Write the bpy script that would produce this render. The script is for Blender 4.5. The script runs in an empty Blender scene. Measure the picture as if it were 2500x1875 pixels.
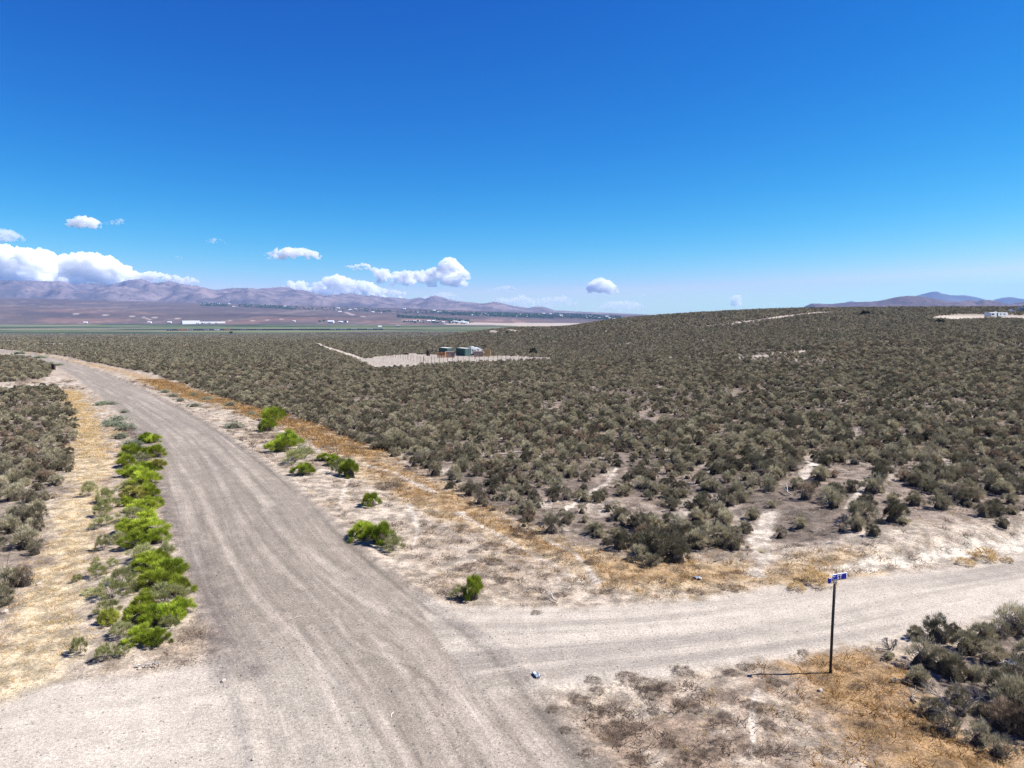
import bpy, bmesh, math, random
import numpy as np
from mathutils import Vector, Matrix, Euler

random.seed(7)
RNG = np.random.default_rng(11)
R = math.radians
scene = bpy.context.scene
COL = scene.collection

# ------------------------------------------------------------------ camera, sky, sun, exposure
CAM_H, FPX, HOR = 9.0, 1733.0, 770.0
PITCH = math.atan((937.5 - HOR) / FPX)
cam_data = bpy.data.cameras.new('camera')
cam_data.sensor_width = 36.0
cam_data.lens = 36.0 * FPX / 2500.0
cam_data.clip_start = 0.1
cam_data.clip_end = 90000.0
cam = bpy.data.objects.new('camera', cam_data)
cam.location = (0, 0, CAM_H)
cam.rotation_euler = (R(90) - PITCH, 0, 0)
COL.objects.link(cam)
scene.camera = cam

SUN_EL, SUN_AZ = R(51), R(87)           # azimuth clockwise from +Y (the way the camera looks)
world = bpy.data.worlds.new('World')
scene.world = world
world.use_nodes = True
wn = world.node_tree.nodes; wl = world.node_tree.links
wn.clear()
sky = wn.new('ShaderNodeTexSky'); sky.sky_type = 'NISHITA'; sky.sun_disc = False
sky.sun_elevation = SUN_EL; sky.sun_rotation = SUN_AZ
sky.altitude = 1400.0; sky.air_density = 1.0; sky.dust_density = 0.3; sky.ozone_density = 2.0
s1 = wn.new('ShaderNodeVectorMath'); s1.operation = 'SCALE'; s1.inputs['Scale'].default_value = 0.1
sep = wn.new('ShaderNodeSeparateXYZ'); comb = wn.new('ShaderNodeCombineXYZ')
bg = wn.new('ShaderNodeBackground'); bg.inputs['Strength'].default_value = 0.1
wo = wn.new('ShaderNodeOutputWorld')
wl.new(sky.outputs[0], s1.inputs[0]); wl.new(s1.outputs[0], sep.inputs[0])
# deep, polarised-looking desert blue: the same curve for the whole sky
for ch, (pw, mul, cap) in enumerate(((3.8, 27.5, .57), (1.64, 7.3, .77), (0.85, 5.9, .80))):
    a_ = wn.new('ShaderNodeMath'); a_.operation = 'MINIMUM'; a_.inputs[1].default_value = cap; wl.new(sep.outputs[ch], a_.inputs[0])
    b_ = wn.new('ShaderNodeMath'); b_.operation = 'POWER'; b_.inputs[1].default_value = pw; wl.new(a_.outputs[0], b_.inputs[0])
    c_ = wn.new('ShaderNodeMath'); c_.operation = 'MULTIPLY'; c_.inputs[1].default_value = mul; wl.new(b_.outputs[0], c_.inputs[0])
    wl.new(c_.outputs[0], comb.inputs[ch])
wl.new(comb.outputs[0], bg.inputs[0]); wl.new(bg.outputs[0], wo.inputs[0])

sun_dir = Vector((math.sin(SUN_AZ) * math.cos(SUN_EL), math.cos(SUN_AZ) * math.cos(SUN_EL), math.sin(SUN_EL)))
sd = bpy.data.lights.new('sun', 'SUN'); sd.energy = 4.7; sd.angle = R(0.53); sd.color = (1.0, 0.96, 0.9)
sun = bpy.data.objects.new('sun', sd); COL.objects.link(sun)
sun.rotation_euler = (-sun_dir).to_track_quat('-Z', 'Y').to_euler()
sun.location = (60, 0, 80)

scene.view_settings.view_transform = 'Standard'
scene.view_settings.look = 'None'
scene.view_settings.gamma = 1.0
scene.view_settings.use_curve_mapping = False
scene.view_settings.exposure = 1.12
scene.cycles.use_denoising = True; scene.cycles.denoiser = 'OPENIMAGEDENOISE'; scene.cycles.denoising_prefilter = 'NONE'; scene.cycles.denoising_input_passes = 'RGB_ALBEDO_NORMAL'
scene.cycles.max_bounces = 40
scene.cycles.diffuse_bounces = 3
scene.cycles.volume_bounces = 40
scene.cycles.transparent_max_bounces = 16

# ------------------------------------------------------------------ numpy helpers
def _hash(ix, iy, seed):
    h = (ix.astype(np.int64) * 374761393 + iy.astype(np.int64) * 668265263 + seed * 1442695041) & 0xffffffff
    h = ((h ^ (h >> 13)) * 1274126177) & 0xffffffff
    return ((h ^ (h >> 16)) & 0xffff) / 65535.0

def vnoise(x, y, seed=0):
    x = np.asarray(x, float); y = np.asarray(y, float)
    ix = np.floor(x); iy = np.floor(y); fx = x - ix; fy = y - iy
    fx = fx * fx * (3 - 2 * fx); fy = fy * fy * (3 - 2 * fy)
    a = _hash(ix, iy, seed); b = _hash(ix + 1, iy, seed); c = _hash(ix, iy + 1, seed); d = _hash(ix + 1, iy + 1, seed)
    return (a * (1 - fx) + b * fx) * (1 - fy) + (c * (1 - fx) + d * fx) * fy

def fbm(x, y, seed=0, octv=4, gain=0.5):
    s = 0; a = 1.0; t = 0
    for o in range(octv):
        s = s + a * vnoise(x * 2 ** o + 17.3 * o, y * 2 ** o - 9.1 * o, seed + o); t += a; a *= gain
    return s / t

def sstep(a, b, x):
    t = np.clip((x - a) / (b - a), 0, 1); return t * t * (3 - 2 * t)

# ------------------------------------------------------------------ terrain height
# columns: image-independent bearings s = X/Y ; rows: forward distance in metres ; values: height
_P = {  # bearing (as thousandths) : [(Y, z) ...]
 -1100: [(40,0),(120,-1),(240,-3),(420,-7),(800,-16),(1300,-29),(1750,-37),(3150,-37),(3700,-2),(5000,95),(6500,190),(8000,190)],
 -721: [(40,0),(120,-1),(240,-3),(420,-7),(800,-16),(1300,-29),(1750,-37),(3150,-37),(3700,-5),(5000,80),(6500,178),(8000,180)],
 -430: [(40,0),(120,-1),(240,-3.5),(420,-7),(800,-16),(1300,-29),(1750,-37),(3150,-37),(3700,-14),(5000,50),(6500,125),(8000,130)],
 -260: [(45,0),(120,-1.5),(240,-4.2),(420,-7.5),(800,-17),(1300,-30),(1750,-37),(3200,-37),(3800,-18),(5000,35),(6500,95),(8000,90)],
 -115: [(45,0),(120,-2),(240,-4.6),(420,-7.5),(700,-13),(1300,-30),(1750,-37),(3400,-37),(3900,-20),(5000,20),(6500,70),(8000,60)],
 0: [(45,0),(120,-2),(240,-4.6),(420,-5.5),(560,-1.5),(640,0.4),(800,-12),(1200,-30),(1750,-37),(4000,-37),(4600,0),(6500,46),(8000,30)],
 60: [(45,0),(120,-2),(240,-4.4),(420,-4.0),(560,-1.2),(640,-1.0),(800,-12),(1200,-30),(1750,-37),(4000,-37),(4600,-4),(6500,38),(8000,24)],
 90: [(45,0),(120,-1.8),(240,-4),(360,-1.5),(480,3.2),(560,0),(800,-14),(1200,-30),(1750,-37),(4000,-37),(4700,-5),(6500,30),(8000,20)],
 144: [(45,0),(120,-1.5),(240,-3),(360,1.0),(500,7.0),(600,4),(900,-14),(1200,-30),(1750,-37),(4000,-37),(4700,-5),(6500,20),(8000,15)],
 198: [(45,0),(120,-1),(240,-2),(360,2.5),(510,9.3),(620,6),(900,-14),(1200,-30),(1750,-37),(4000,-37),(4700,-8),(6500,10),(8000,10)],
 260: [(45,0),(120,-.6),(240,-.5),(360,4),(520,11.2),(640,8),(900,-10),(1300,-20),(1750,-25),(8000,0)],
 375: [(45,0),(120,.6),(240,2),(360,7),(520,14.2),(680,11),(900,0),(1300,-5),(8000,0)],
 560: [(45,0),(120,1.4),(240,4.2),(360,8.6),(510,14.8),(700,12),(900,0),(1300,0),(8000,0)],
 721: [(45,0),(120,1.8),(240,5),(335,8.0),(500,14.7),(700,12),(900,2),(1300,0),(8000,0)],
 1100: [(45,0),(120,2.2),(240,6),(335,10),(500,16),(700,13),(900,4),(1300,0),(8000,0)]}
_S = np.linspace(-1.1, 1.1, 221); _L = np.linspace(math.log(20), math.log(13500), 400)
_keys = sorted(_P)
_rows = []
for k in _keys:
    pr = _P[k]; ys = [math.log(20)] + [math.log(p[0]) for p in pr]; zs = [0.0] + [p[1] for p in pr]
    _rows.append(np.interp(_L, ys, zs))
_rows = np.array(_rows)
_T = np.stack([np.interp(_S * 1000, _keys, _rows[:, j]) for j in range(len(_L))], 1)
def _blur(a, n, ax):
    for _ in range(n):
        p = np.pad(a, [(1, 1) if i == ax else (0, 0) for i in range(2)], mode='edge')
        a = (np.take(p, range(0, p.shape[ax] - 2), ax) + 2 * np.take(p, range(1, p.shape[ax] - 1), ax) + np.take(p, range(2, p.shape[ax]), ax)) / 4
    return a
_T = _blur(_blur(_T, 24, 0), 16, 1)

def H0(x, y):
    x = np.asarray(x, float); y = np.asarray(y, float)
    yy = np.clip(y, 20.5, 13400)
    s = np.clip(x / np.maximum(yy, 60), -1.099, 1.099)
    fi = (s + 1.1) / (_S[1] - _S[0]); fj = (np.log(yy) - _L[0]) / (_L[1] - _L[0])
    i = np.clip(fi.astype(int), 0, len(_S) - 2); j = np.clip(fj.astype(int), 0, len(_L) - 2)
    a = fi - i; b = fj - j
    return (_T[i, j] * (1 - a) + _T[i + 1, j] * a) * (1 - b) + (_T[i, j + 1] * (1 - a) + _T[i + 1, j + 1] * a) * b

def ray(px, py):
    dx = (px - 1250) / FPX; dz = -(py - 937.5) / FPX
    return np.array([dx, math.cos(PITCH) + dz * math.sin(PITCH), -math.sin(PITCH) + dz * math.cos(PITCH)])

def ground_at(px, py):
    d = ray(px, py); t = 5.0; o = np.array([0, 0, CAM_H]); prev = t
    while t < 13000:
        p = o + d * t
        if p[2] < float(H0(p[0], p[1])):
            lo, hi = prev, t
            for _ in range(30):
                m = (lo + hi) / 2; q = o + d * m
                if q[2] < float(H0(q[0], q[1])): hi = m
                else: lo = m
            q = o + d * hi; return (float(q[0]), float(q[1]))
        prev = t; t *= 1.012
    q = o + d * 9000; return (float(q[0]), float(q[1]))

def W(pts, k=1.0): return np.array([ground_at(p[0] * k, p[1] * k) for p in pts])
K = 2500 / 2212.0
def extend(P, start=0, end=0):
    P = list(map(tuple, P))
    if start:
        a = np.array(P[0]) - np.array(P[1]); P.insert(0, tuple(np.array(P[0]) + a / np.linalg.norm(a) * start))
    if end:
        a = np.array(P[-1]) - np.array(P[-2]); P.append(tuple(np.array(P[-1]) + a / np.linalg.norm(a) * end))
    return np.array(P)
def project(x, y, z):
    vy = y; vz = z - CAM_H
    dep = vy * math.cos(PITCH) - vz * math.sin(PITCH)
    up = vy * math.sin(PITCH) + vz * math.cos(PITCH)
    dep = np.where(dep < 0.1, 0.1, dep)
    return 1250 + FPX * x / dep, 937.5 - FPX * up / dep, dep
def smooth_line(P, n=4):
    P = np.array(P, float)
    for _ in range(n):
        Q = [P[0]]
        for a, b in zip(P[:-1], P[1:]): Q += [a * .75 + b * .25, a * .25 + b * .75]
        Q.append(P[-1]); P = np.array(Q)
        if len(P) > 90: break
    return P
def dline(x, y, P):
    best = np.full(x.shape, 1e12); arc = np.zeros(x.shape); L = 0
    for (ax, ay), (bx, by) in zip(P[:-1], P[1:]):
        dx, dy = bx - ax, by - ay; l2 = dx * dx + dy * dy + 1e-9; l = math.sqrt(l2)
        t = np.clip(((x - ax) * dx + (y - ay) * dy) / l2, 0, 1)
        d = (x - ax - t * dx) ** 2 + (y - ay - t * dy) ** 2
        m = d < best; best = np.where(m, d, best); arc = np.where(m, L + t * l, arc); L += l
    return np.sqrt(best), arc
def inpoly(x, y, P):
    c = np.zeros(x.shape, bool); n = len(P)
    for i in range(n):
        x1, y1 = P[i]; x2, y2 = P[(i + 1) % n]
        m = ((y1 > y) != (y2 > y)) & (x < (x2 - x1) * (y - y1) / ((y2 - y1) if y2 != y1 else 1e-9) + x1)
        c ^= m
    return c
def sdpoly(x, y, P):
    d, _ = dline(x, y, np.vstack([P, P[:1]])); return np.where(inpoly(x, y, P), d, -d)

# ------------------------------------------------------------------ where things lie on the ground
ML = smooth_line(extend(W([(0,762),(60,768),(118,790),(165,820),(215,858),(262,900),(300,940),(328,985),(350,1040),(375,1130),(400,1220),(430,1300),(470,1370),(505,1440),(540,1520),(558,1590),(570,1659)], K), 60, 30), 2)
MR = smooth_line(extend(W([(0,755),(60,761),(110,770),(170,785),(250,812),(340,853),(420,895),(500,945),(560,990),(620,1035),(700,1105),(770,1175),(850,1240),(930,1300),(1020,1362),(1080,1405),(1130,1460),(1200,1540),(1260,1610),(1310,1659)], K), 60, 30), 2)
SU = smooth_line(extend(W([(1000,1450),(1100,1482),(1317,1486),(1606,1478),(1881,1440),(2025,1416),(2206,1399),(2351,1381),(2500,1356)]), 0, 60), 3)
SL = smooth_line(extend(W([(1180,1740),(1317,1690),(1490,1667),(1642,1646),(1900,1611),(2144,1572),(2239,1553),(2361,1520),(2500,1488)]), 0, 60), 3)
LU = smooth_line(extend(W([(800,1590),(640,1612),(546,1612),(490,1622),(339,1648),(150,1664),(0,1708)]), 0, 60), 3)
LL = smooth_line(np.array([(3.0, 3.0), (-2.0, 4.5), (-8, 6.0), (-14, 6.5), (-24, 6.0), (-40, 4), (-90, -5)]), 3)
LEFT_FIELD = W([(-900,985),(-300,965),(0,955),(60,948),(144,948),(163,972),(190,1018),(192,1067),(187,1135),(173,1165),(152,1215),(120,1250),(112,1290),(128,1330),(110,1360),(60,1440),(0,1492),(-200,1520),(-900,1700)])
LEFT_FIELD2 = W([(-700,866),(0,868),(60,872),(110,885),(136,900),(118,922),(60,930),(0,934),(-700,950)])
_rf = [(-700,835),(0,852),(60,858),(147,868),(362,911),(565,981),(678,1010),(780,1043),(893,1094),(1017,1144),(1085,1195),(1175,1246),(1277,1291),(1356,1315),(1450,1335),(1525,1362),(1605,1382),(1718,1368),(1800,1352),(1850,1330),(1950,1345),(2090,1336),(2200,1318),(2350,1308),(2440,1306),(2500,1322),(3400,1340)]
RF_EDGE = W(_rf)
RIGHT_FIELD = np.vstack([RF_EDGE, [(1500, 30), (1500, 900), (-900, 900), (-900, 300)]])
CORNER_FIELD = W([(2140,1600),(2240,1575),(2361,1540),(2500,1508),(3300,1400),(3300,2200),(2600,2200),(2460,1875),(2280,1800),(2190,1730),(2180,1660)])
COMPOUND = W([(872,876),(925,868),(1000,862),(1060,865),(1200,868),(1355,871),(1358,877),(1290,880),(1200,884),(1100,889),(1045,892),(1000,898),(955,903),(925,899)])
RV_PAD = W([(2250,778),(2285,772),(2335,766.5),(2395,766.5),(2500,769),(2600,770),(2600,781),(2500,779),(2420,778),(2330,782)])
BARE = W([(1885,1335),(1870,1260),(1900,1200),(2000,1188),(2110,1225),(2200,1262),(2230,1300),(2080,1338)])
PATHS = [(W([(744,829),(790,846),(840,862),(900,884),(935,900)]), 2.2), (W([(1700,799),(1800,790),(1880,779),(1960,768),(2020,762)]), 7.0),
         (W([(1835,872),(1900,866),(1985,858)]), 4.5), (W([(-40,945),(40,943),(150,938),(235,932)]), 1.6),
         (W([(1850,1400),(1862,1360),(1850,1320),(1865,1285),(1880,1262)]), 0.55), (W([(1375,1246),(1420,1215),(1480,1175),(1505,1140)]), 0.16),
         (W([(2075,1260),(2100,1220),(2115,1190)]), .22), (W([(2230,1082),(2340,1085),(2460,1083)]), .25), (W([(2100,1085),(2085,1070),(2095,1058)]), .3),
         (W([(0,835),(70,825),(130,823)]), 9.0), (W([(105,838),(150,841),(200,842)]), 8.0), (W([(1198,806),(1208,813)]), 4), (W([(1237,804),(1265,810)]), 4),
         (W([(660,1040),(695,1055),(753,1088),(811,1113),(880,1130),(952,1149),(1006,1175),(1064,1204)]), .17), (W([(1120,1250),(1154,1272),(1245,1319),(1317,1355),(1418,1413)]), .15), (W([(1330,1290+20),(1400,1345),(1440,1390),(1455,1420)]), .13),
         (W([(860,1140),(845,1190),(830,1230)]), .16), (W([(1000,1230),(1020,1290),(1010,1330)]), .13), (W([(1850,1690),(1835,1760),(1840,1850)]), .1),
         (W([(1990,1150),(1965,1175),(1958,1195)]), .3), (W([(470,851),(510,855)]), 1.0)]
YELLOW = smooth_line(W([(150,845),(172,890),(195,950),(205,1000),(185,1080),(160,1150),(125,1230),(100,1320),(70,1400),(20,1480),(-60,1560)], K), 2)
ORANGE = smooth_line(W([(60,760),(150,779),(250,798),(400,848),(520,880),(600,903),(700,944),(770,978),(850,1022),(950,1075),(1040,1114),(1130,1158),(1220,1190),(1320,1225),(1400,1248),(1500,1240),(1600,1235),(1740,1248),(1820,1225)], K), 2)
ORANGE2 = smooth_line(W([(1960,1600),(2060,1640),(2110,1710),(2190,1780),(2280,1850),(2400,1930)]), 2)
BANK = smooth_line(extend(W([(1880,1425),(1980,1400),(2100,1384),(2250,1368),(2400,1345),(2500,1330)]), 0, 40), 2)
LOOSE = smooth_line(W([(330,1050),(350,1094),(374,1162),(407,1243),(427,1288),(454,1325),(488,1400),(518,1476),(533,1551),(552,1608),(592,1645)]), 2)

def surf(x, y):
    """all ground zones at (x, y): signed distances in metres (positive inside)"""
    r = {}
    dL, vL = dline(x, y, ML); dR, vR = dline(x, y, MR)
    ins = inpoly(x, y, np.vstack([ML, MR[::-1]]))
    r['main'] = np.where(ins, np.minimum(dL, dR), -np.minimum(dL, dR)); r['mu'] = dL / (dL + dR + 1e-6) * 7.0; r['mv'] = (vL + vR) / 2; r['mdl'] = dL
    for nm, A, B in (('side', SU, SL), ('left', LU, LL)):
        dA, vA = dline(x, y, A); dB, vB = dline(x, y, B)
        ins = inpoly(x, y, np.vstack([A, B[::-1]]))
        r[nm] = np.where(ins, np.minimum(dA, dB), -np.minimum(dA, dB)); r[nm + 'u'] = dA / (dA + dB + 1e-6) * 6; r[nm + 'v'] = (vA + vB) / 2
    return r

def relief(x, y, s=None):
    """small real relief on top of the terrain table"""
    if s is None: s = surf(x, y)
    road = np.maximum(np.maximum(s['main'], s['side']), s['left'])
    off = sstep(0.0, -1.2, road)
    near = 1 - sstep(150, 400, y)
    h = off * near * ((fbm(x * .9, y * .9, 3) - .5) * .16 + (fbm(x * .16, y * .16, 9) - .5) * .4)
    h += off * near * (vnoise(x * 5, y * 5, 6) - .5) * .035
    h += np.exp(-((s['main'] + .15) / .22) ** 2) * .05 * near                      # loose windrow at the edges
    h += sstep(0, 1.5, s['main']) * .06 * near
    h += (fbm(x * 3, y * 3, 5) - .5) * .03 * near * (1 - off)
    dB, aB = dline(x, y, BANK)
    inside = inpoly(x, y, np.vstack([BANK, [(400, 60), (400, 400), (BANK[0][0], 400)]]))
    sdB = np.where(inside, dB, -dB)
    h += sstep(-.25, 1.3, sdB) * .5 * sstep(0, 5, aB) * (1 - sstep(5, 40, sdB)) * sstep(BANK[0][0] + .5, BANK[0][0] + 8, x)
    return h

def Hfull(x, y, s=None):
    x = np.asarray(x, float); y = np.asarray(y, float); one = x.ndim == 0
    if one: x = x[None]; y = y[None]
    z = H0(x, y); m = y < 400
    if m.any():
        ss = None if s is None else {k: v[m] for k, v in s.items()}
        z = z.copy(); z[m] += relief(x[m], y[m], ss)
    return float(z[0]) if one else z

# ------------------------------------------------------------------ material helpers
def new_mat(name):
    m = bpy.data.materials.new(name); m.use_nodes = True; m.node_tree.nodes.clear(); return m, m.node_tree
class NT:
    def __init__(s, nt): s.nt = nt
    def n(s, typ, **kw):
        nd = s.nt.nodes.new('ShaderNode' + typ)
        for k, v in kw.items():
            if k.startswith('i_'): s.set(nd.inputs[k[2:].replace('__', ' ')], v)
            else: setattr(nd, k, v)
        return nd
    def set(s, inp, v):
        if isinstance(v, bpy.types.NodeSocket): s.nt.links.new(v, inp)
        else: inp.default_value = v
    def math(s, op, a, b=0.0, c=0.0, clamp=False):
        nd = s.nt.nodes.new('ShaderNodeMath'); nd.operation = op; nd.use_clamp = clamp
        s.set(nd.inputs[0], a); s.set(nd.inputs[1], b); s.set(nd.inputs[2], c); return nd.outputs[0]
    def mix(s, f, a, b, mode='MIX'):
        nd = s.nt.nodes.new('ShaderNodeMix'); nd.data_type = 'RGBA'; nd.blend_type = mode
        s.set(nd.inputs[0], f)
        for i, v in ((6, a), (7, b)):
            s.set(nd.inputs[i], v if isinstance(v, bpy.types.NodeSocket) else (tuple(v) + (1,))[:4])
        return nd.outputs[2]
    def noise(s, vec, scale, detail=4, rough=.55, out='Fac'):
        nd = s.nt.nodes.new('ShaderNodeTexNoise'); s.set(nd.inputs['Vector'], vec)
        nd.inputs['Scale'].default_value = scale; nd.inputs['Detail'].default_value = detail; nd.inputs['Roughness'].default_value = rough
        return nd.outputs[out]
    def ramp(s, f, a, b, c=0.0, d=1.0):
        nd = s.nt.nodes.new('ShaderNodeMapRange'); nd.interpolation_type = 'SMOOTHSTEP'
        s.set(nd.inputs['Value'], f)
        for k, v in (('From Min', a), ('From Max', b), ('To Min', c), ('To Max', d)): s.set(nd.inputs[k], v)
        return nd.outputs['Result']
    def out(s, col, rough=.9, bump=None, bstr=.3, bdist=.02, metal=0, spec=.3, trans=None):
        b = s.nt.nodes.new('ShaderNodeBsdfPrincipled'); s.set(b.inputs['Base Color'], col if isinstance(col, bpy.types.NodeSocket) else (tuple(col) + (1,))[:4])
        s.set(b.inputs['Roughness'], rough); s.set(b.inputs['Metallic'], metal); b.inputs['Specular IOR Level'].default_value = spec
        if bump is not None:
            bp = s.nt.nodes.new('ShaderNodeBump'); s.set(bp.inputs['Height'], bump); bp.inputs['Strength'].default_value = bstr; bp.inputs['Distance'].default_value = bdist
            s.nt.links.new(bp.outputs[0], b.inputs['Normal'])
        o = s.nt.nodes.new('ShaderNodeOutputMaterial'); s.nt.links.new(b.outputs[0], o.inputs[0]); return b
def C(r, g, b):                        # sRGB 0..255 to linear
    f = lambda v: (v / 255 / 12.92) if v <= 10 else ((v / 255 + .055) / 1.055) ** 2.4
    return (f(r), f(g), f(b))

def simple_mat(name, col, rough=.7, metal=0, var=.15, scale=3, bump=.15, spec=.3, obj=True, dirt=None):
    m, nt = new_mat(name); t = NT(nt)
    tc = t.n('TexCoord').outputs['Object' if obj else 'Generated']
    n1 = t.noise(tc, scale, 5, .6); n2 = t.noise(tc, scale * 9, 3, .6)
    k = t.math('ADD', t.math('MULTIPLY', n1, var), t.math('MULTIPLY', n2, var * .6))
    c = t.mix(1.0, tuple(col), t.math('ADD', 1 - var * .8, k), 'MULTIPLY')
    if dirt: c = t.mix(t.ramp(n1, .5, .72), c, dirt)
    t.out(c, rough, n2, bump, .01, metal, spec); return m

# ---- ground
def ground_material():
    m, nt = new_mat('ground_dirt'); t = NT(nt)
    pos = t.n('NewGeometry').outputs['Position']
    col = t.n('Attribute', attribute_name='col').outputs['Color']
    st = t.n('Attribute', attribute_name='strk').outputs['Vector']      # u, v, amount of gravel
    sx = t.n('SeparateXYZ'); t.set(sx.inputs[0], st); u, v, g = sx.outputs
    am = t.n('Attribute', attribute_name='amt').outputs['Vector']       # road amount, litter amount, nearness
    sa = t.n('SeparateXYZ'); t.set(sa.inputs[0], am); road, lit, near = sa.outputs
    def sv(fu, fv, off=0.0):
        c = t.n('CombineXYZ'); t.set(c.inputs[0], t.math('MULTIPLY', u, fu)); t.set(c.inputs[1], t.math('MULTIPLY', v, fv)); c.inputs[2].default_value = off; return c.outputs[0]
    wob = t.noise(sv(.0, .06), 1, 2)
    def svw(fu, fv, off):
        c = t.n('CombineXYZ'); t.set(c.inputs[0], t.math('ADD', t.math('MULTIPLY', u, fu), t.math('MULTIPLY', wob, fu * .5))); t.set(c.inputs[1], t.math('MULTIPLY', v, fv)); c.inputs[2].default_value = off; return c.outputs[0]
    k1 = t.ramp(t.noise(svw(1.25, .035, 0), 1, 2, .5), .50, .66)
    k2 = t.ramp(t.noise(svw(3.6, .16, 7), 1, 4, .65), .45, .74)
    k3 = t.noise(svw(11, .5, 3), 1, 3, .65)
    patch = t.ramp(t.noise(pos, .45, 4, .6), .35, .7)
    streak = t.math('MULTIPLY', t.math('ADD', t.math('MULTIPLY', k1, .5), t.math('MULTIPLY', k2, .45)), t.math('ADD', .45, t.math('MULTIPLY', patch, .6)), clamp=True)
    pale = C(182, 170, 156)
    dark = t.mix(1.0, col, (.79, .772, .765), 'MULTIPLY')
    roadc = t.mix(streak, dark, t.mix(.7, col, pale))
    roadc = t.mix(1.0, roadc, t.ramp(k3, .3, .7, .93, 1.06), 'MULTIPLY')
    c = t.mix(road, col, roadc)
    # grain, pebbles
    gr = t.noise(pos, 14, 5, .75); gr2 = t.noise(pos, 45, 3, .8); big = t.noise(pos, 1.6, 5, .65)
    c = t.mix(1.0, c, t.mix(road, t.ramp(gr, .3, .72, .6, 1.3), t.ramp(gr, .3, .7, .7, 1.22)), 'MULTIPLY')
    c = t.mix(t.math('MULTIPLY', near, .9), c, t.mix(1.0, c, t.ramp(gr2, .3, .7, .5, 1.42), 'MULTIPLY'))
    c = t.mix(t.math('SUBTRACT', 1.0, t.math('MULTIPLY', road, .8)), c, t.mix(1.0, c, t.ramp(big, .36, .66, .55, 1.3), 'MULTIPLY'))
    vo = t.n('TexVoronoi', i_Scale=9.0); t.set(vo.inputs['Vector'], pos)
    spk = t.n('TexWhiteNoise'); t.set(spk.inputs['Vector'], vo.outputs['Position'])
    dist = vo.outputs['Distance']
    peb = t.math('LESS_THAN', dist, t.math('ADD', .07, t.math('MULTIPLY', spk.outputs['Value'], .17)))
    keep = t.math('GREATER_THAN', t.math('ADD', spk.outputs['Value'], t.math('MULTIPLY', g, .35)), .78)
    dk = t.math('GREATER_THAN', t.math('FRACT', t.math('MULTIPLY', spk.outputs['Value'], 37.0)), .45)
    pm = t.math('MULTIPLY', t.math('MULTIPLY', peb, keep), near)
    c = t.mix(t.math('MULTIPLY', pm, .62), c, t.mix(dk, C(170, 160, 150), C(62, 52, 48)))
    hgt = t.math('ADD', t.math('ADD', t.math('MULTIPLY', gr, .5), t.math('MULTIPLY', gr2, .25)), t.math('ADD', t.math('MULTIPLY', pm, .6), t.math('MULTIPLY', t.math('MULTIPLY', k3, road), .5)))
    t.out(c, .95, t.math('MULTIPLY', hgt, t.math('SUBTRACT', 1.0, t.math('MULTIPLY', road, .62))), .75, .06, 0, .15)
    return m
M_GROUND = ground_material()

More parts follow.
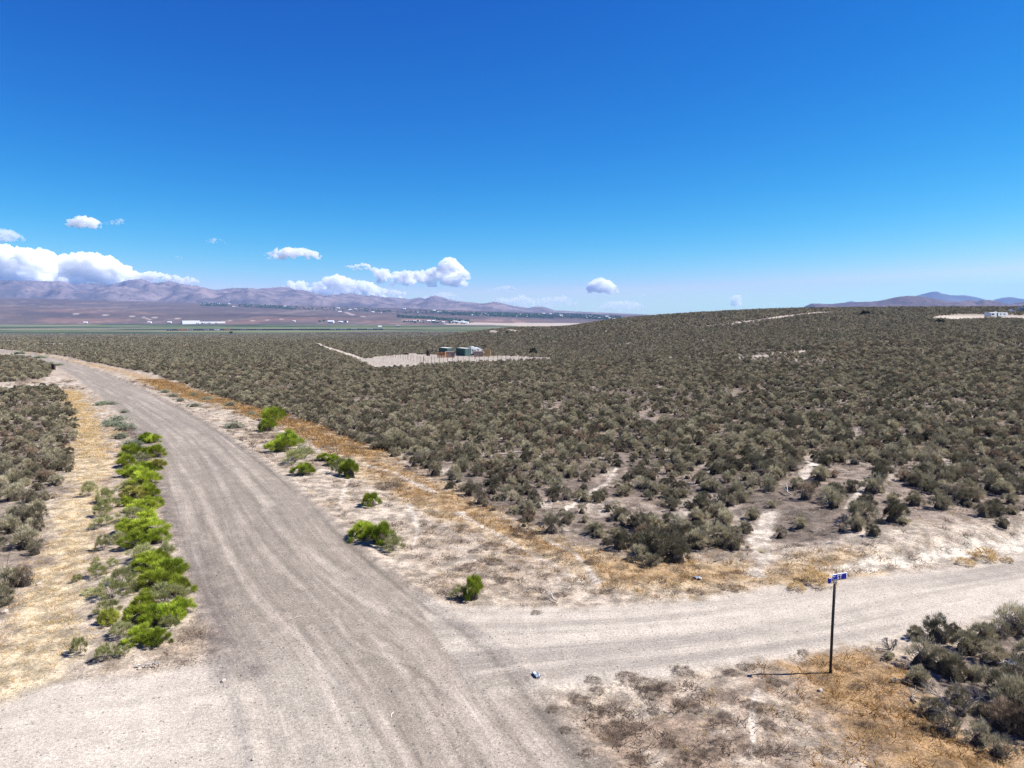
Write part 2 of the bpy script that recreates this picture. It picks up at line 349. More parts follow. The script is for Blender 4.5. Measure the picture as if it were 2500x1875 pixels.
def build_ground():
    th = list(np.linspace(-44, 44, 800))
    th += list(np.linspace(48, 312, 56)); th = np.radians(np.array(th))
    # rows: even in image height up to 500 m, then even in log distance
    yy = np.linspace(HOR + 2000, HOR + 30, 470)
    r_near = CAM_H * FPX / (yy - HOR); r_near = np.concatenate([[.5, 2, 4, 6], r_near])
    nfar = 130
    rows = []
    for t_ in th:
        sx, cy = math.sin(t_), math.cos(t_)
        lim = 1e9
        if abs(sx) > 1e-6: lim = min(lim, 11900 / abs(sx))
        if cy > 1e-6: lim = min(lim, 13300 / cy)
        if cy < -1e-6: lim = min(lim, 2900 / -cy)
        far = r_near[-1] * (lim / r_near[-1]) ** (np.arange(1, nfar + 1) / nfar)
        rr = np.concatenate([r_near, far]); rows.append(rr)
    RR = np.array(rows); nT, nR = RR.shape
    X = RR * np.sin(th)[:, None]; Y = RR * np.cos(th)[:, None]
    x = X.ravel(); y = Y.ravel()
    N = len(x)
    m = (y < 460) & (y > -60) & (np.abs(x) < 500)
    s = {k: np.full(N, -99.0) for k in ('main', 'side', 'left', 'mu', 'mv', 'mdl', 'sideu', 'sidev', 'leftu', 'leftv')}
    for k, v in surf(x[m], y[m]).items(): s[k][m] = v
    z = H0(x, y); mm = m & (y < 400)
    z[mm] += relief(x[mm], y[mm], {k: v[mm] for k, v in s.items()})
    # colours
    def lerp(a, b, f): return a * (1 - f[:, None]) + np.array(b) * f[:, None]
    n1 = fbm(x * .35, y * .35, 21, 5, .6); n2 = fbm(x * 1.7, y * 1.7, 31, 4, .65); n3 = fbm(x * .06, y * .06, 41, 4)
    cc = np.tile(np.array([.40, .335, .265]), (N, 1))                       # pale dusty verge
    cc = lerp(cc, (.29, .225, .165), sstep(.35, .72, n1 * .5 + n2 * .5))
    LIT = (.15, .118, .094)
    fld = np.full(N, -50.0)
    for P in (LEFT_FIELD, LEFT_FIELD2, RIGHT_FIELD, CORNER_FIELD):
        fld[m] = np.maximum(fld[m], sdpoly(x[m], y[m], P))
    fld[(~m) & (y > 400)] = 20
    edge = fld + (n1 - .5) * 3 + (n2 - .5) * 2.2
    lit = sstep(-.4, 1.3, edge)
    barren = sstep(.56, .70, fbm(x * .22 + 5, y * .22, 77, 4, .6)) * (1 - sstep(40, 140, y))
    litc = np.array(LIT) * (1 - barren[:, None] * .8) + np.array([.24, .19, .15]) * barren[:, None] * .8
    litc = litc * (.8 + .45 * n2[:, None])
    white = sstep(.66, .74, fbm(x * .5, y * .3, 99, 4, .6)) * .75
    litc = litc * (1 - white[:, None]) + np.array([.38, .32, .26]) * white[:, None]
    cc = cc * (1 - lit[:, None]) + litc * lit[:, None]
    # grass bands
    ma = (m & (y < 320))
    def band(P, w, colr, amp=1.0, wob=1.2):
        nonlocal cc
        d = np.full(N, 1e3); d[ma] = dline(x[ma], y[ma], P)[0]
        f = sstep(w, w * .35, d + (n1 - .5) * w * wob + (n2 - .5) * w * .8) * amp * (1 - lit * .8)
        cc = lerp(cc, colr, f); return f
    fy = band(YELLOW, 1.35, (.47, .375, .235), .75)
    fo = band(ORANGE, 2.1, (.36, .26, .145), .65)
    band(ORANGE, .9, (.27, .165, .075), .55, 2.6)
    fo2 = band(ORANGE2, 2.2, (.26, .15, .055), .8, 1.7)
    # churned brownish verge between main road and orange band, corner lot
    lot = W([(1330,1700),(1650,1655),(2000,1600),(2200,1600),(2500,2100),(1500,2100)])
    sd = np.full(N, -50.0); sd[ma] = sdpoly(x[ma], y[ma], lot)
    f = sstep(-.2, .8, sd) * sstep(.42, .66, n1 * .45 + n2 * .55) * .6
    cc = lerp(cc, (.235, .165, .12), f)
    # white scar of the bank
    d = np.full(N, 1e3); a = np.zeros(N); d[ma], a[ma] = dline(x[ma], y[ma], BANK)
    cc = lerp(cc, (.52, .46, .38), sstep(.6, .2, d + (n2 - .5) * .8) * sstep(1, 4, a) * .9)
    # paths
    path = np.zeros(N)
    for P, w in PATHS:
        mb = (np.abs(x) < 900) & (y > 0) & (y < 900)
        d = np.full(N, 1e3); d[mb] = dline(x[mb], y[mb], P)[0]
        path = np.maximum(path, sstep(w * 1.1, w * .5, d + (n2 - .5) * w * .9 + (n1 - .5) * min(w, 2) * 2.2))
    for P in (COMPOUND, RV_PAD):
        sd = np.full(N, -50.0); mb = (y > 0) & (y < 700); sd[mb] = sdpoly(x[mb], y[mb], P)
        path = np.maximum(path, sstep(-.8, .8, sd + (n1 - .5) * 5 + (n2 - .5) * 2))
    cc = lerp(cc, (.47, .405, .335), path * .92)
    cm = np.zeros(N); mb = (y > 0) & (y < 700); cm[mb] = inpoly(x[mb], y[mb], COMPOUND); cc = cc * (1 - cm[:, None] * (.30 - .34 * (n2[:, None] - .4)))
    # roads
    sand = np.array([.50, .448, .378]) * (.92 + .16 * n1[:, None])
    lane = sstep(.42, .66, fbm(s['sideu'] * .85 + 3, s['sidev'] * .045, 123, 3, .6)) * (s['side'] > -1) * .75
    sand = sand * (1 - lane[:, None]) + np.array([.30, .265, .228]) * lane[:, None]
    grav = np.array([.275, .237, .196]) * (.92 + .16 * n1[:, None])
    fs = sstep(-.35, .35, s['side'] + (n2 - .5) * .9); fl = sstep(-.5, .5, s['left'] + (n2 - .5) * 1.2)
    soft = np.maximum(sstep(-1.2, .6, s['left']), sstep(-1.0, .8, s['side'])); ee = .3 + 1.3 * soft
    fm = sstep(-ee, ee + .1, s['main'] + (n2 - .5) * (.6 + 1.6 * soft) + (n1 - .5) * 2.0 * soft)
    fsl = np.maximum(fs, fl)
    cc = cc * (1 - fsl[:, None]) + sand * fsl[:, None]
    # gravel thins out toward the two side roads
    jr = np.clip(sstep(-1.0, 2.6, s['side']), 0, 1) * .9; jl = np.clip(sstep(-1.5, 2.4, s['left'] + (n1 - .5) * 2), 0, 1) * .6
    gm_ = grav * (1 - np.maximum(jr, jl)[:, None]) + (sand * .86) * np.maximum(jr, jl)[:, None]
    # paler dusting on the far bend
    pale = sstep(70, 120, s['mv']) * (1 - sstep(170, 260, s['mv'])) * 0
    cc = cc * (1 - fm[:, None]) + gm_ * fm[:, None]
    # single wheel tracks of packed pale dust
    for pts, w in (([(758,1535),(796,1586),(840,1646),(891,1709),(935,1772),(989,1855),(1010,1900)], .16), ([(727,1586),(777,1671),(821,1747),(872,1842),(890,1890)], .12), ([(1027,1665),(1075,1744),(1154,1864),(1170,1900)], .13),
                   ([(821,1494),(828,1532),(850,1564),(885,1589),(940,1604),(1005,1627)], .1), ([(905,1560),(980,1600),(1100,1690),(1200,1790),(1270,1860)], .14), ([(500,1063),(554,1117),(608,1175),(637,1215),(663,1262),(717,1327),(771,1366),(850,1410)], .24),
                   ([(500,1117),(547,1189),(569,1243),(608,1298),(663,1370),(740,1440)], .2), ([(500,1262),(543,1316),(583,1395),(637,1475),(720,1560)], .18), ([(293,980),(353,1018),(393,1056),(434,1102),(475,1170),(502,1230),(529,1297),(560,1380)], .25),
                   ([(312,967),(380,1002),(447,1040),(515,1086),(597,1175),(660,1235)], .34), ([(330,985),(420,1040),(480,1090),(530,1150)], .2), ([(640,1250),(720,1345),(800,1420),(900,1480),(1010,1530)], .15), ([(700,1500),(760,1600),(800,1690),(850,1790)], .1)):
        d = np.full(N, 1e3); d[ma] = dline(x[ma], y[ma], smooth_line(W(pts), 1))[0]
        f = sstep(w, w * .3, d + (n2 - .5) * w * 1.1) * (.35 + .6 * sstep(.35, .6, n1)) * fm
        cc = lerp(cc, (.44, .385, .32), f * .5); f2 = np.exp(-((d - w * 1.5) / (w * .5)) ** 2) * .12 * fm; cc = cc * (1 - f2[:, None])
    ed = np.exp(-((s['main'] - .3 + (n2 - .5) * .25) / .14) ** 2) * (s['mu'] > 3.5) * .38; cc = cc * (1 - ed[:, None])
    # dark loose gravel along the left edge of the main road
    d = np.full(N, 1e3); d[ma] = dline(x[ma], y[ma], LOOSE)[0]
    fw = sstep(.75, .1, d + (n2 - .5) * 1.1) * .75
    cc = lerp(cc, (.15, .125, .112), fw)
    # far country
    nf = fbm(x / 260, y / 260, 55, 5, .6); ng = fbm(x / 900, y / 110, 56, 4, .6)
    far = sstep(430, 800, y)
    sage = np.array([.092, .078, .055]) * (.72 + .6 * nf[:, None])  # far sage colour with the shade between bushes mixed in
    bands = fbm(x / 160, y / 38, 58, 3, .6); sage = sage * (.8 + .4 * bands[:, None])
    cc = cc * (1 - far[:, None]) + sage * far[:, None]
    gedge = 1740 + 260 * sstep(-.45, -.12, x / np.maximum(y, 1)) + (nf - .5) * 260 + np.abs(x) * .03
    pas = sstep(gedge, gedge + 110, y) * sstep(3260, 3160, y + (nf - .5) * 160) * sstep(.17, .08, x / np.maximum(y, 1))
    gcol = np.array([.105, .135, .045]) * (.7 + .6 * ng[:, None]); drk = sstep(.53, .6, fbm(x / 600, y / 170, 60, 3)); gcol = gcol * (1 - .55 * drk[:, None])
    dry = sstep(.54, .62, fbm(x / 900, y / 210, 61, 3)); gcol = gcol * (1 - dry[:, None] * .7) + np.array([.22, .19, .12]) * dry[:, None] * .7
    cc = cc * (1 - pas[:, None]) + gcol * pas[:, None]
    fan = sstep(3200, 3330, y + (nf - .5) * 160)
    fcol = np.array([.155, .112, .09]) * (.65 + .75 * nf[:, None]); red = sstep(.56, .7, fbm(x / 420, y / 300, 63, 4, .6)) * sstep(5200, 3900, y)
    fcol = fcol * (1 - red[:, None] * .6) + np.array([.33, .185, .13]) * red[:, None] * .6
    fcol = fcol * (.75 + .5 * fbm(x / 60, y / 60, 64, 4)[:, None])
    hill = sstep(.50, .62, fbm(x / 1300, y / 420, 71, 4, .55)) * sstep(3600, 4300, y); fcol = fcol * (1 - .42 * hill[:, None])  # slope relief put into the colour as darker bands
    painted_gully = sstep(.60, .70, 1 - np.abs(2 * fbm(x / 180, y / 700, 72, 4, .6) - 1)) * .3; fcol = fcol * (1 - painted_gully[:, None])  # gully relief painted as darker streaks, the surface stays smooth
    cc = cc * (1 - fan[:, None]) + fcol * fan[:, None]
    # pale flat beyond the low hill, and thin roads on the far slope
    sfl = inpoly(x, y, W([(1060,791.5),(1150,787.5),(1300,788.5),(1420,789),(1400,800),(1300,799),(1245,795),(1200,793)])) & (y > 2000)
    cc[sfl] = np.array([.40, .33, .26]) * (.85 + .3 * nf[sfl][:, None])
    for pts, w in (([(180,766),(300,771),(440,778)], 9), ([(350,775),(368,781)], 8), ([(0,756),(60,757)], 12), ([(560,783),(600,784),(690,779)], 10), ([(845,763),(862,769)], 14), ([(880,774),(890,772)], 16),
                   ([(150,815),(230,818),(340,821)], 6), ([(40,718),(95,722),(130,719)], 16)):
        P = W(pts); mb = y > 1400; d = np.full(N, 1e4); d[mb] = dline(x[mb], y[mb], P)[0]
        cc = lerp(cc, (.46, .36, .30), sstep(w * 1.3, w * .5, d) * .85)
    strk = np.zeros((N, 3)); strk[:, 0] = s['mu']; strk[:, 1] = s['mv']; strk[:, 2] = fm * (1 - jr)
    um = ((fsl > .3) & ((fm < .3) | (jr > .45)) & (s['side'] > -1))
    strk[um, 0] = s['sideu'][um]; strk[um, 1] = s['sidev'][um]
    ul = (fl > .3) & (fm < .3); strk[ul, 0] = s['leftu'][ul]; strk[ul, 1] = s['leftv'][ul]
    amt = np.zeros((N, 3)); amt[:, 0] = np.maximum(fm, fsl); amt[:, 1] = lit; amt[:, 2] = 1 - sstep(50, 140, y)
    co = np.stack([x, y, z], 1)
    # faces
    i = np.arange(nT)[:, None]; j = np.arange(nR - 1)[None, :]
    a = i * nR + j; b = ((i + 1) % nT) * nR + j
    F = np.stack([a, a + 1, b + 1, b], -1).reshape(-1, 4)
    fc = lambda q: q[F].mean(1)
    main_f = fc(s['main']) > 0; side_f = (~main_f) & (fc(s['side']) > 0); left_f = (~main_f) & (~side_f) & (fc(s['left']) > 0)
    path_f = (~main_f) & (~side_f) & (~left_f) & (fc(path) > .5); pas_f = fc(pas) > .5
    rest = ~(main_f | side_f | left_f | path_f | pas_f)
    for nm, mk in (('ground', rest), ('gravel_road', main_f), ('dirt_road', side_f), ('dirt_road', left_f), ('dirt_path', path_f), ('pasture', pas_f)):
        f = F[mk]
        if not len(f): continue
        used = np.unique(f); mp = np.full(N, -1); mp[used] = np.arange(len(used)); f = mp[f]
        me = bpy.data.meshes.new(nm)
        me.vertices.add(len(used)); me.vertices.foreach_set('co', co[used].ravel())
        me.loops.add(f.size); me.loops.foreach_set('vertex_index', f.ravel().astype(np.int32))
        me.polygons.add(len(f)); me.polygons.foreach_set('loop_start', np.arange(0, f.size, 4, dtype=np.int32)); me.polygons.foreach_set('loop_total', np.full(len(f), 4, dtype=np.int32))
        me.update(calc_edges=True)
        ca = me.attributes.new('col', 'FLOAT_COLOR', 'POINT'); ca.data.foreach_set('color', np.concatenate([cc[used], np.ones((len(used), 1))], 1).ravel())
        sa = me.attributes.new('strk', 'FLOAT_VECTOR', 'POINT'); sa.data.foreach_set('vector', strk[used].ravel())
        aa = me.attributes.new('amt', 'FLOAT_VECTOR', 'POINT'); aa.data.foreach_set('vector', amt[used].ravel())
        me.polygons.foreach_set('use_smooth', np.ones(len(f), bool))
        me.materials.append(M_GROUND)
        o = bpy.data.objects.new(nm, me); COL.objects.link(o); o['kind'] = 'structure'
build_ground()

# ------------------------------------------------------------------ mesh and object helpers
def mesh_from(name, V, F, mat, smooth=False, midx=None):
    me = bpy.data.meshes.new(name); me.from_pydata([tuple(v) for v in V], [], [tuple(f) for f in F])
    for mm in (mat if isinstance(mat, (list, tuple)) else [mat]): me.materials.append(mm)
    if midx is not None: me.polygons.foreach_set('material_index', midx)
    if smooth: me.polygons.foreach_set('use_smooth', [True] * len(me.polygons))
    me.update(); return me
def tris_mesh(name, T, mat):
    T = np.asarray(T, float); n = len(T); me = bpy.data.meshes.new(name)
    me.vertices.add(n * 3); me.vertices.foreach_set('co', T.ravel()); me.loops.add(n * 3); me.loops.foreach_set('vertex_index', np.arange(n * 3, dtype=np.int32))
    me.polygons.add(n); me.polygons.foreach_set('loop_start', np.arange(0, n * 3, 3, dtype=np.int32)); me.polygons.foreach_set('loop_total', np.full(n, 3, dtype=np.int32))
    me.update(calc_edges=True); me.materials.append(mat); return me
def put(name, me, loc=(0, 0, 0), rot=(0, 0, 0), scl=(1, 1, 1), parent=None, **tags):
    o = bpy.data.objects.new(name, me); COL.objects.link(o); o.location = loc; o.rotation_euler = rot; o.scale = scl
    if parent is not None: o.parent = parent
    for k, v in tags.items():
        if v is not None: o[k] = v
    return o
class MB:
    def __init__(s): s.V = []; s.F = []
    def box(s, c, d, rot=None, taper=1.0, bev=0.0):
        x, y, z = [q / 2 for q in d]; pts = []
        for sz in (-1, 1):
            k = taper if sz > 0 else 1
            for sx, sy in ((-1, -1), (1, -1), (1, 1), (-1, 1)): pts.append(Vector((sx * x * k, sy * y * k, sz * z)))
        if rot is not None: pts = [rot @ p for p in pts]
        b = len(s.V); s.V += [p + Vector(c) for p in pts]
        s.F += [tuple(b + i for i in f) for f in ((0, 3, 2, 1), (4, 5, 6, 7), (0, 1, 5, 4), (1, 2, 6, 5), (2, 3, 7, 6), (3, 0, 4, 7))]; return s
    def tube(s, pts, rad, n=6):
        pts = [Vector(p) for p in pts]; rad = rad if isinstance(rad, (list, tuple)) else [rad] * len(pts); b = len(s.V)
        for i, p in enumerate(pts):
            d = (pts[min(i + 1, len(pts) - 1)] - pts[max(i - 1, 0)]).normalized(); a = d.orthogonal().normalized(); c = d.cross(a)
            for k in range(n): an = 2 * math.pi * k / n; s.V.append(p + (a * math.cos(an) + c * math.sin(an)) * rad[i])
        for i in range(len(pts) - 1):
            for k in range(n): s.F.append((b + i * n + k, b + i * n + (k + 1) % n, b + (i + 1) * n + (k + 1) % n, b + (i + 1) * n + k))
        s.F.append(tuple(b + k for k in reversed(range(n)))); s.F.append(tuple(b + (len(pts) - 1) * n + k for k in range(n))); return s
    def prism(s, prof, y0, y1):                      # profile in x,z, extruded along y
        n = len(prof); b = len(s.V)
        for y in (y0, y1): s.V += [Vector((p[0], y, p[1])) for p in prof]
        s.F.append(tuple(b + i for i in range(n))); s.F.append(tuple(b + n + i for i in reversed(range(n))))
        for i in range(n): s.F.append((b + (i + 1) % n, b + i, b + n + i, b + n + (i + 1) % n))
        return s
    def mesh(s, name, mat, smooth=False): return mesh_from(name, s.V, s.F, mat, smooth)
def empty(name, loc, rz=0, label=None, cat=None, group=None):
    o = bpy.data.objects.new(name, None); COL.objects.link(o); o.location = loc; o.rotation_euler = (0, 0, rz); o.empty_display_size = .3
    if label: o['label'] = label
    if cat: o['category'] = cat
    if group: o['group'] = group
    return o
def at(px, py, dz=0.0):
    x, y = ground_at(px, py); return (x, y, Hfull(x, y) + dz)

# ------------------------------------------------------------------ plants: shared meshes
def leaf_mat(name, a, b, c=None, rv=.5, trans=.0, pvar=.3, tone=False):
    m, nt = new_mat(name); t = NT(nt)
    rnd = t.n('ObjectInfo').outputs['Random']; geo = t.n('NewGeometry')
    isl = geo.outputs['Random Per Island']
    col = t.mix(t.math('MULTIPLY', t.math('ADD', t.math('MULTIPLY', rnd, 1.6), isl), .4, clamp=True), a, b)
    if c: col = t.mix(t.ramp(t.math('FRACT', t.math('MULTIPLY', rnd, 13.7)), .80, .97), col, c)
    col = t.mix(1.0, col, t.ramp(t.math('FRACT', t.math('MULTIPLY', isl, 7.3)), 0, 1, 1 - pvar, 1 + pvar), 'MULTIPLY')
    col = t.mix(1.0, col, t.ramp(t.math('FRACT', t.math('MULTIPLY', rnd, 5.1)), 0, 1, 1 - rv * .5, 1 + rv * .5), 'MULTIPLY')
    if tone: col = t.mix(1.0, col, t.ramp(t.n('Attribute', attribute_name='tone').outputs['Fac'], 0, 1, .68, 1.36), 'MULTIPLY')
    d = t.n('BsdfDiffuse'); t.set(d.inputs[0], col); tr = t.n('BsdfTranslucent'); t.set(tr.inputs[0], col)
    mx = t.n('MixShader'); mx.inputs[0].default_value = trans; nt.links.new(d.outputs[0], mx.inputs[1]); nt.links.new(tr.outputs[0], mx.inputs[2])
    o = t.n('OutputMaterial'); nt.links.new(mx.outputs[0], o.inputs[0]); return m
M_SAGE = leaf_mat('sage_leaves', (.245, .22, .14), (.33, .292, .195), (.27, .205, .14), 1.0, .2, .3, True)
M_SAGE_CORE = leaf_mat('sage_twigs_and_shade', (.04, .033, .026), (.06, .048, .038), None, .4, 0)  # twig brown, kept near black so bush cores carry the inner shade
M_GREENB = leaf_mat('green_broom_leaves', (.22, .295, .03), (.345, .39, .05), (.37, .35, .09), .5, .3, .3, True)
M_PALEB = leaf_mat('dull_green_leaves', (.27, .285, .10), (.35, .34, .17), None, .4, .25)
M_BLUEB = leaf_mat('blue_green_leaves', (.22, .26, .165), (.28, .305, .205), None, .4, .15)
M_DRYB = leaf_mat('dry_brown_twigs', (.105, .078, .06), (.19, .14, .105), None, .45, .1)
M_WOOD = leaf_mat('weathered_wood', (.12, .10, .085), (.26, .23, .2), None, .4, 0)
M_GRASSY = leaf_mat('straw_grass', (.42, .29, .125), (.55, .40, .20), None, .4, .25)
M_GRASSO = leaf_mat('rust_grass', (.27, .145, .045), (.40, .24, .085), None, .5, .2)
M_DARKT = leaf_mat('dark_juniper_leaves', (.022, .03, .014), (.04, .048, .022), None, .3, .05)

def unit(v): return v / (np.linalg.norm(v, axis=-1, keepdims=True) + 1e-9)
def blades(P, D, ln, wd, rng, nrm=None):
    """thin triangles at P pointing along D"""
    n = len(P); side = unit(np.cross(D, rng.normal(size=(n, 3)) if nrm is None else nrm + rng.normal(size=(n, 3)) * .45)); ln = ln * rng.uniform(.6, 1.3, (n, 1)); wd = wd * rng.uniform(.7, 1.3, (n, 1))
    return np.stack([P - side * wd / 2, P + side * wd / 2, P + D * ln], 1)
def bush_leaves(rng, nc, nl, rad, hgt, ln, wd, up=.45, spread=.17, jit=.5, low=.12, tang=.5):
    out = []
    ph = rng.uniform(0, 2 * math.pi, 3)
    for c in range(nc):
        an = 2.399963 * c + rng.uniform(-.4, .4); q = (c + .5) / nc; el = math.asin(min(1, low + (1 - low) * q ** .9))
        lump = 1 + .18 * math.sin(2 * an + ph[0]) + .12 * math.sin(3 * an + ph[1])
        d = np.array([math.cos(an) * math.cos(el), math.sin(an) * math.cos(el), math.sin(el)])
        k = rng.uniform(.72, 1.08) * lump
        ctr = d * np.array([rad * k, rad * k, hgt * k * .92]) * .85
        ctr[2] = max(ctr[2], .06)
        sp = spread * rng.uniform(.7, 1.3)
        v = unit(rng.normal(size=(nl, 3)) + d * .9 + np.array([0, 0, .35])); P = ctr + v * sp * rng.uniform(.35, 1, (nl, 1)) * np.array([1, 1, .9])
        D = unit(v * .7 + d * .6 + np.array([0, 0, up]) + rng.normal(size=(nl, 3)) * jit)
        tg = unit(np.cross(v, rng.normal(size=(nl, 3)))); D = unit(D * (1 - tang) + tg * tang)
        P[:, 2] = np.maximum(P[:, 2], .02)
        out.append(blades(P, D, ln, wd, rng, v))
    return np.concatenate(out)
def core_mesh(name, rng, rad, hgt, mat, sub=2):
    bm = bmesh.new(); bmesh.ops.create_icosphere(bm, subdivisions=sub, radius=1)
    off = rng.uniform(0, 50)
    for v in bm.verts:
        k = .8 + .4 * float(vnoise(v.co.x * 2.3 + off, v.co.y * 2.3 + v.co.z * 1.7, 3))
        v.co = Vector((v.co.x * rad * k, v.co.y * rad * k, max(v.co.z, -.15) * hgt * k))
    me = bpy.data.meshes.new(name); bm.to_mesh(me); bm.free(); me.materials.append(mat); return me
def join_tris(me_core, T, name, mats):
    V = np.array([v.co[:] for v in me_core.vertices]); F = [tuple(p.vertices) for p in me_core.polygons]; b = len(V)
    V2 = np.concatenate([V, T.reshape(-1, 3)]); F2 = F + [(b + 3 * i, b + 3 * i + 1, b + 3 * i + 2) for i in range(len(T))]
    return mesh_from(name, V2, F2, mats, midx=[1] * len(F) + [0] * len(T))
def branch_mesh(name, rng, n, rad, hgt, thick, mat, fork=2):
    mb = MB()
    for i in range(n):
        an = 2 * math.pi * i / n + rng.uniform(-.5, .5); el = rng.uniform(.4, 1.2)
        tip = Vector((math.cos(an) * math.cos(el) * rad, math.sin(an) * math.cos(el) * rad, math.sin(el) * hgt)) * rng.uniform(.8, 1.1)
        mid = tip * .5 + Vector(rng.normal(size=3)) * rad * .1; mid.z = abs(mid.z)
        mb.tube([Vector((0, 0, -.05)), mid, tip], [thick, thick * .6, thick * .2], 4)
        for f in range(fork):
            t2 = mid + Vector(rng.normal(size=3)) * rad * .35 + Vector((0, 0, hgt * .3)); t2.z = max(t2.z, .05)
            mb.tube([mid, (mid + t2) * .5 + Vector(rng.normal(size=3)) * .02, t2], [thick * .5, thick * .35, thick * .15], 3)
    return mb.mesh(name, mat)

TONE = [None]
def tufted(rng, nt, nl, rad, hgt, ln, wd, flare=.6):
    """many small upright sprays, each a fan of narrow leaves, spread through an uneven dome"""
    out = []; ph = rng.uniform(0, 6.28, 3); tones = []
    for c in range(nt):
        an = 2.399963 * c + rng.uniform(-.5, .5); q = math.sqrt((c + .6) / nt) * rng.uniform(.8, 1.1)
        lump = 1 + .16 * math.sin(2 * an + ph[0]) + .14 * math.sin(3 * an + ph[1])
        r = rad * .9 * q * lump; top = hgt * (1 - .62 * q ** 2.3) * rng.uniform(.74, 1.1)
        tones += [rng.uniform(0, 1)] * nl; tr = rad * rng.uniform(.14, .26); ax = unit(np.array([math.cos(an) * q * .75, math.sin(an) * q * .75, 1.0]))
        c0 = np.array([math.cos(an) * r, math.sin(an) * r, top - tr])
        v = unit(rng.normal(size=(nl, 3)) * np.array([1, 1, .8]) + ax * .75)
        P = c0 + v * tr * rng.uniform(.25, 1.0, (nl, 1)) * np.array([1, 1, 1.25]) - ax * ln * .4
        D = unit(ax * .9 + v * flare + rng.normal(size=(nl, 3)) * .22)
        P[:, 2] = np.maximum(P[:, 2], .015); out.append(blades(P, D, ln, wd, rng, v * .8 + rng.normal(size=(nl, 3)) * .3))
    TONE[0] = np.repeat(tones, 3); return np.concatenate(out)
def set_tone(me, lead=0):
    a = me.attributes.new('tone', 'FLOAT', 'POINT'); v = np.full(len(me.vertices), .5); v[lead:] = TONE[0][:len(v) - lead]; a.data.foreach_set('value', v); return me
SAGE_NEAR, SAGE_MID, SAGE_FAR = [], [], []
for k in range(7):
    g = np.random.default_rng(100 + k)
    T = tufted(g, 30 + 4 * (k % 3), 115, .5, .72 + .08 * (k % 3), .10, .0105, .75)
    if k in (2, 5): pm_ = g.permutation(len(T))[:len(T) * 4 // 10]; TONE[0] = np.repeat(TONE[0][::3][pm_], 3); T = T[pm_]
    NEAR_T = (T, TONE[0])
    SAGE_NEAR.append((set_tone(tris_mesh('foliage', T, M_SAGE)), branch_mesh('branches', g, 11 if k not in (2, 5) else 18, .5, .62, .018, M_SAGE_CORE if k not in (2, 5) else M_WOOD, 2 if k not in (2, 5) else 4), core_mesh('twigs', g, .27, .38, M_SAGE_CORE)))  # the twigs part is a solid core, inner shade put into its colour
for k in range(5):
    g = np.random.default_rng(200 + k)
    T = tufted(g, 19, 38, .5, .76, .13, .032, .8)
    SAGE_MID.append(set_tone(join_tris(core_mesh('c', g, .27, .36, M_SAGE_CORE, 1), T, 'sagebrush_clump', [M_SAGE, M_SAGE_CORE]), 42))
for k in range(4):
    g = np.random.default_rng(300 + k)
    T = tufted(g, 9, 22, .5, .74, .17, .07, .9)
    SAGE_FAR.append(set_tone(join_tris(core_mesh('c', g, .28, .34, M_SAGE_CORE, 1), T, 'sagebrush_clump', [M_SAGE, M_SAGE_CORE]), 42))

def broom(rng, n, rad, hgt, ln, wd):
    """upright brush of thin stems fanning from the base into a domed top"""
    an = rng.uniform(0, 2 * math.pi, n); q = np.sqrt(rng.uniform(0, 1, n))
    lump = 1 + .2 * np.sin(2 * an + rng.uniform(0, 6)) + .13 * np.sin(5 * an + rng.uniform(0, 6))
    h = hgt * (1 - .5 * q ** 2.2) * (.78 + .44 * fbm(np.cos(an) * q * 5 + 9, np.sin(an) * q * 5, int(rng.integers(999)), 2))
    tip = np.stack([np.cos(an) * q * rad * lump, np.sin(an) * q * rad * lump, h], 1)
    base = tip * np.array([.35, .35, 0])
    D = unit(tip - base + rng.normal(size=(n, 3)) * .07)
    t = rng.uniform(.0, 1, (n, 1)) ** 1.5
    P = tip - D * (ln * .8 + t * hgt * .55); P[:, 2] = np.maximum(P[:, 2], .02)
    return blades(P, D, ln, wd, rng)
GREEN, PALE, BLUE, DRY = [], [], [], []
for k in range(5):
    g = np.random.default_rng(400 + k)
    GREEN.append((set_tone(tris_mesh('foliage', tufted(g, 28, 200, .54, .76, .15, .0115, .6), M_GREENB)), branch_mesh('stems', g, 12, .38, .5, .014, M_WOOD, 1), core_mesh('twigs', g, .27, .40, M_SAGE_CORE)))
    PALE.append((tris_mesh('foliage', tufted(g, 22, 120, .52, .76, .15, .010, .6), M_PALEB), branch_mesh('stems', g, 12, .4, .5, .012, M_WOOD, 1), None))
    BLUE.append((tris_mesh('foliage', bush_leaves(g, 22, 75, .5, .5, .06, .02, .4, .16, .5), M_BLUEB), branch_mesh('stems', g, 8, .4, .4, .014, M_WOOD, 1), core_mesh('twigs', g, .34, .36, M_SAGE_CORE)))
    DRY.append((tris_mesh('twigs', bush_leaves(g, 20, 80, .5, .40, .13, .009, .2, .2, .9, .05), M_DRYB), None, None))

def copy_bush(kit, name, loc, scl, rz, label, cat, group, nm=('foliage', 'stems', 'twigs')):
    o = empty(name, loc, rz, label, cat, group); o.scale = scl
    for me, n in zip(kit, nm):
        if me is not None: put(n, me, parent=o)
    return o

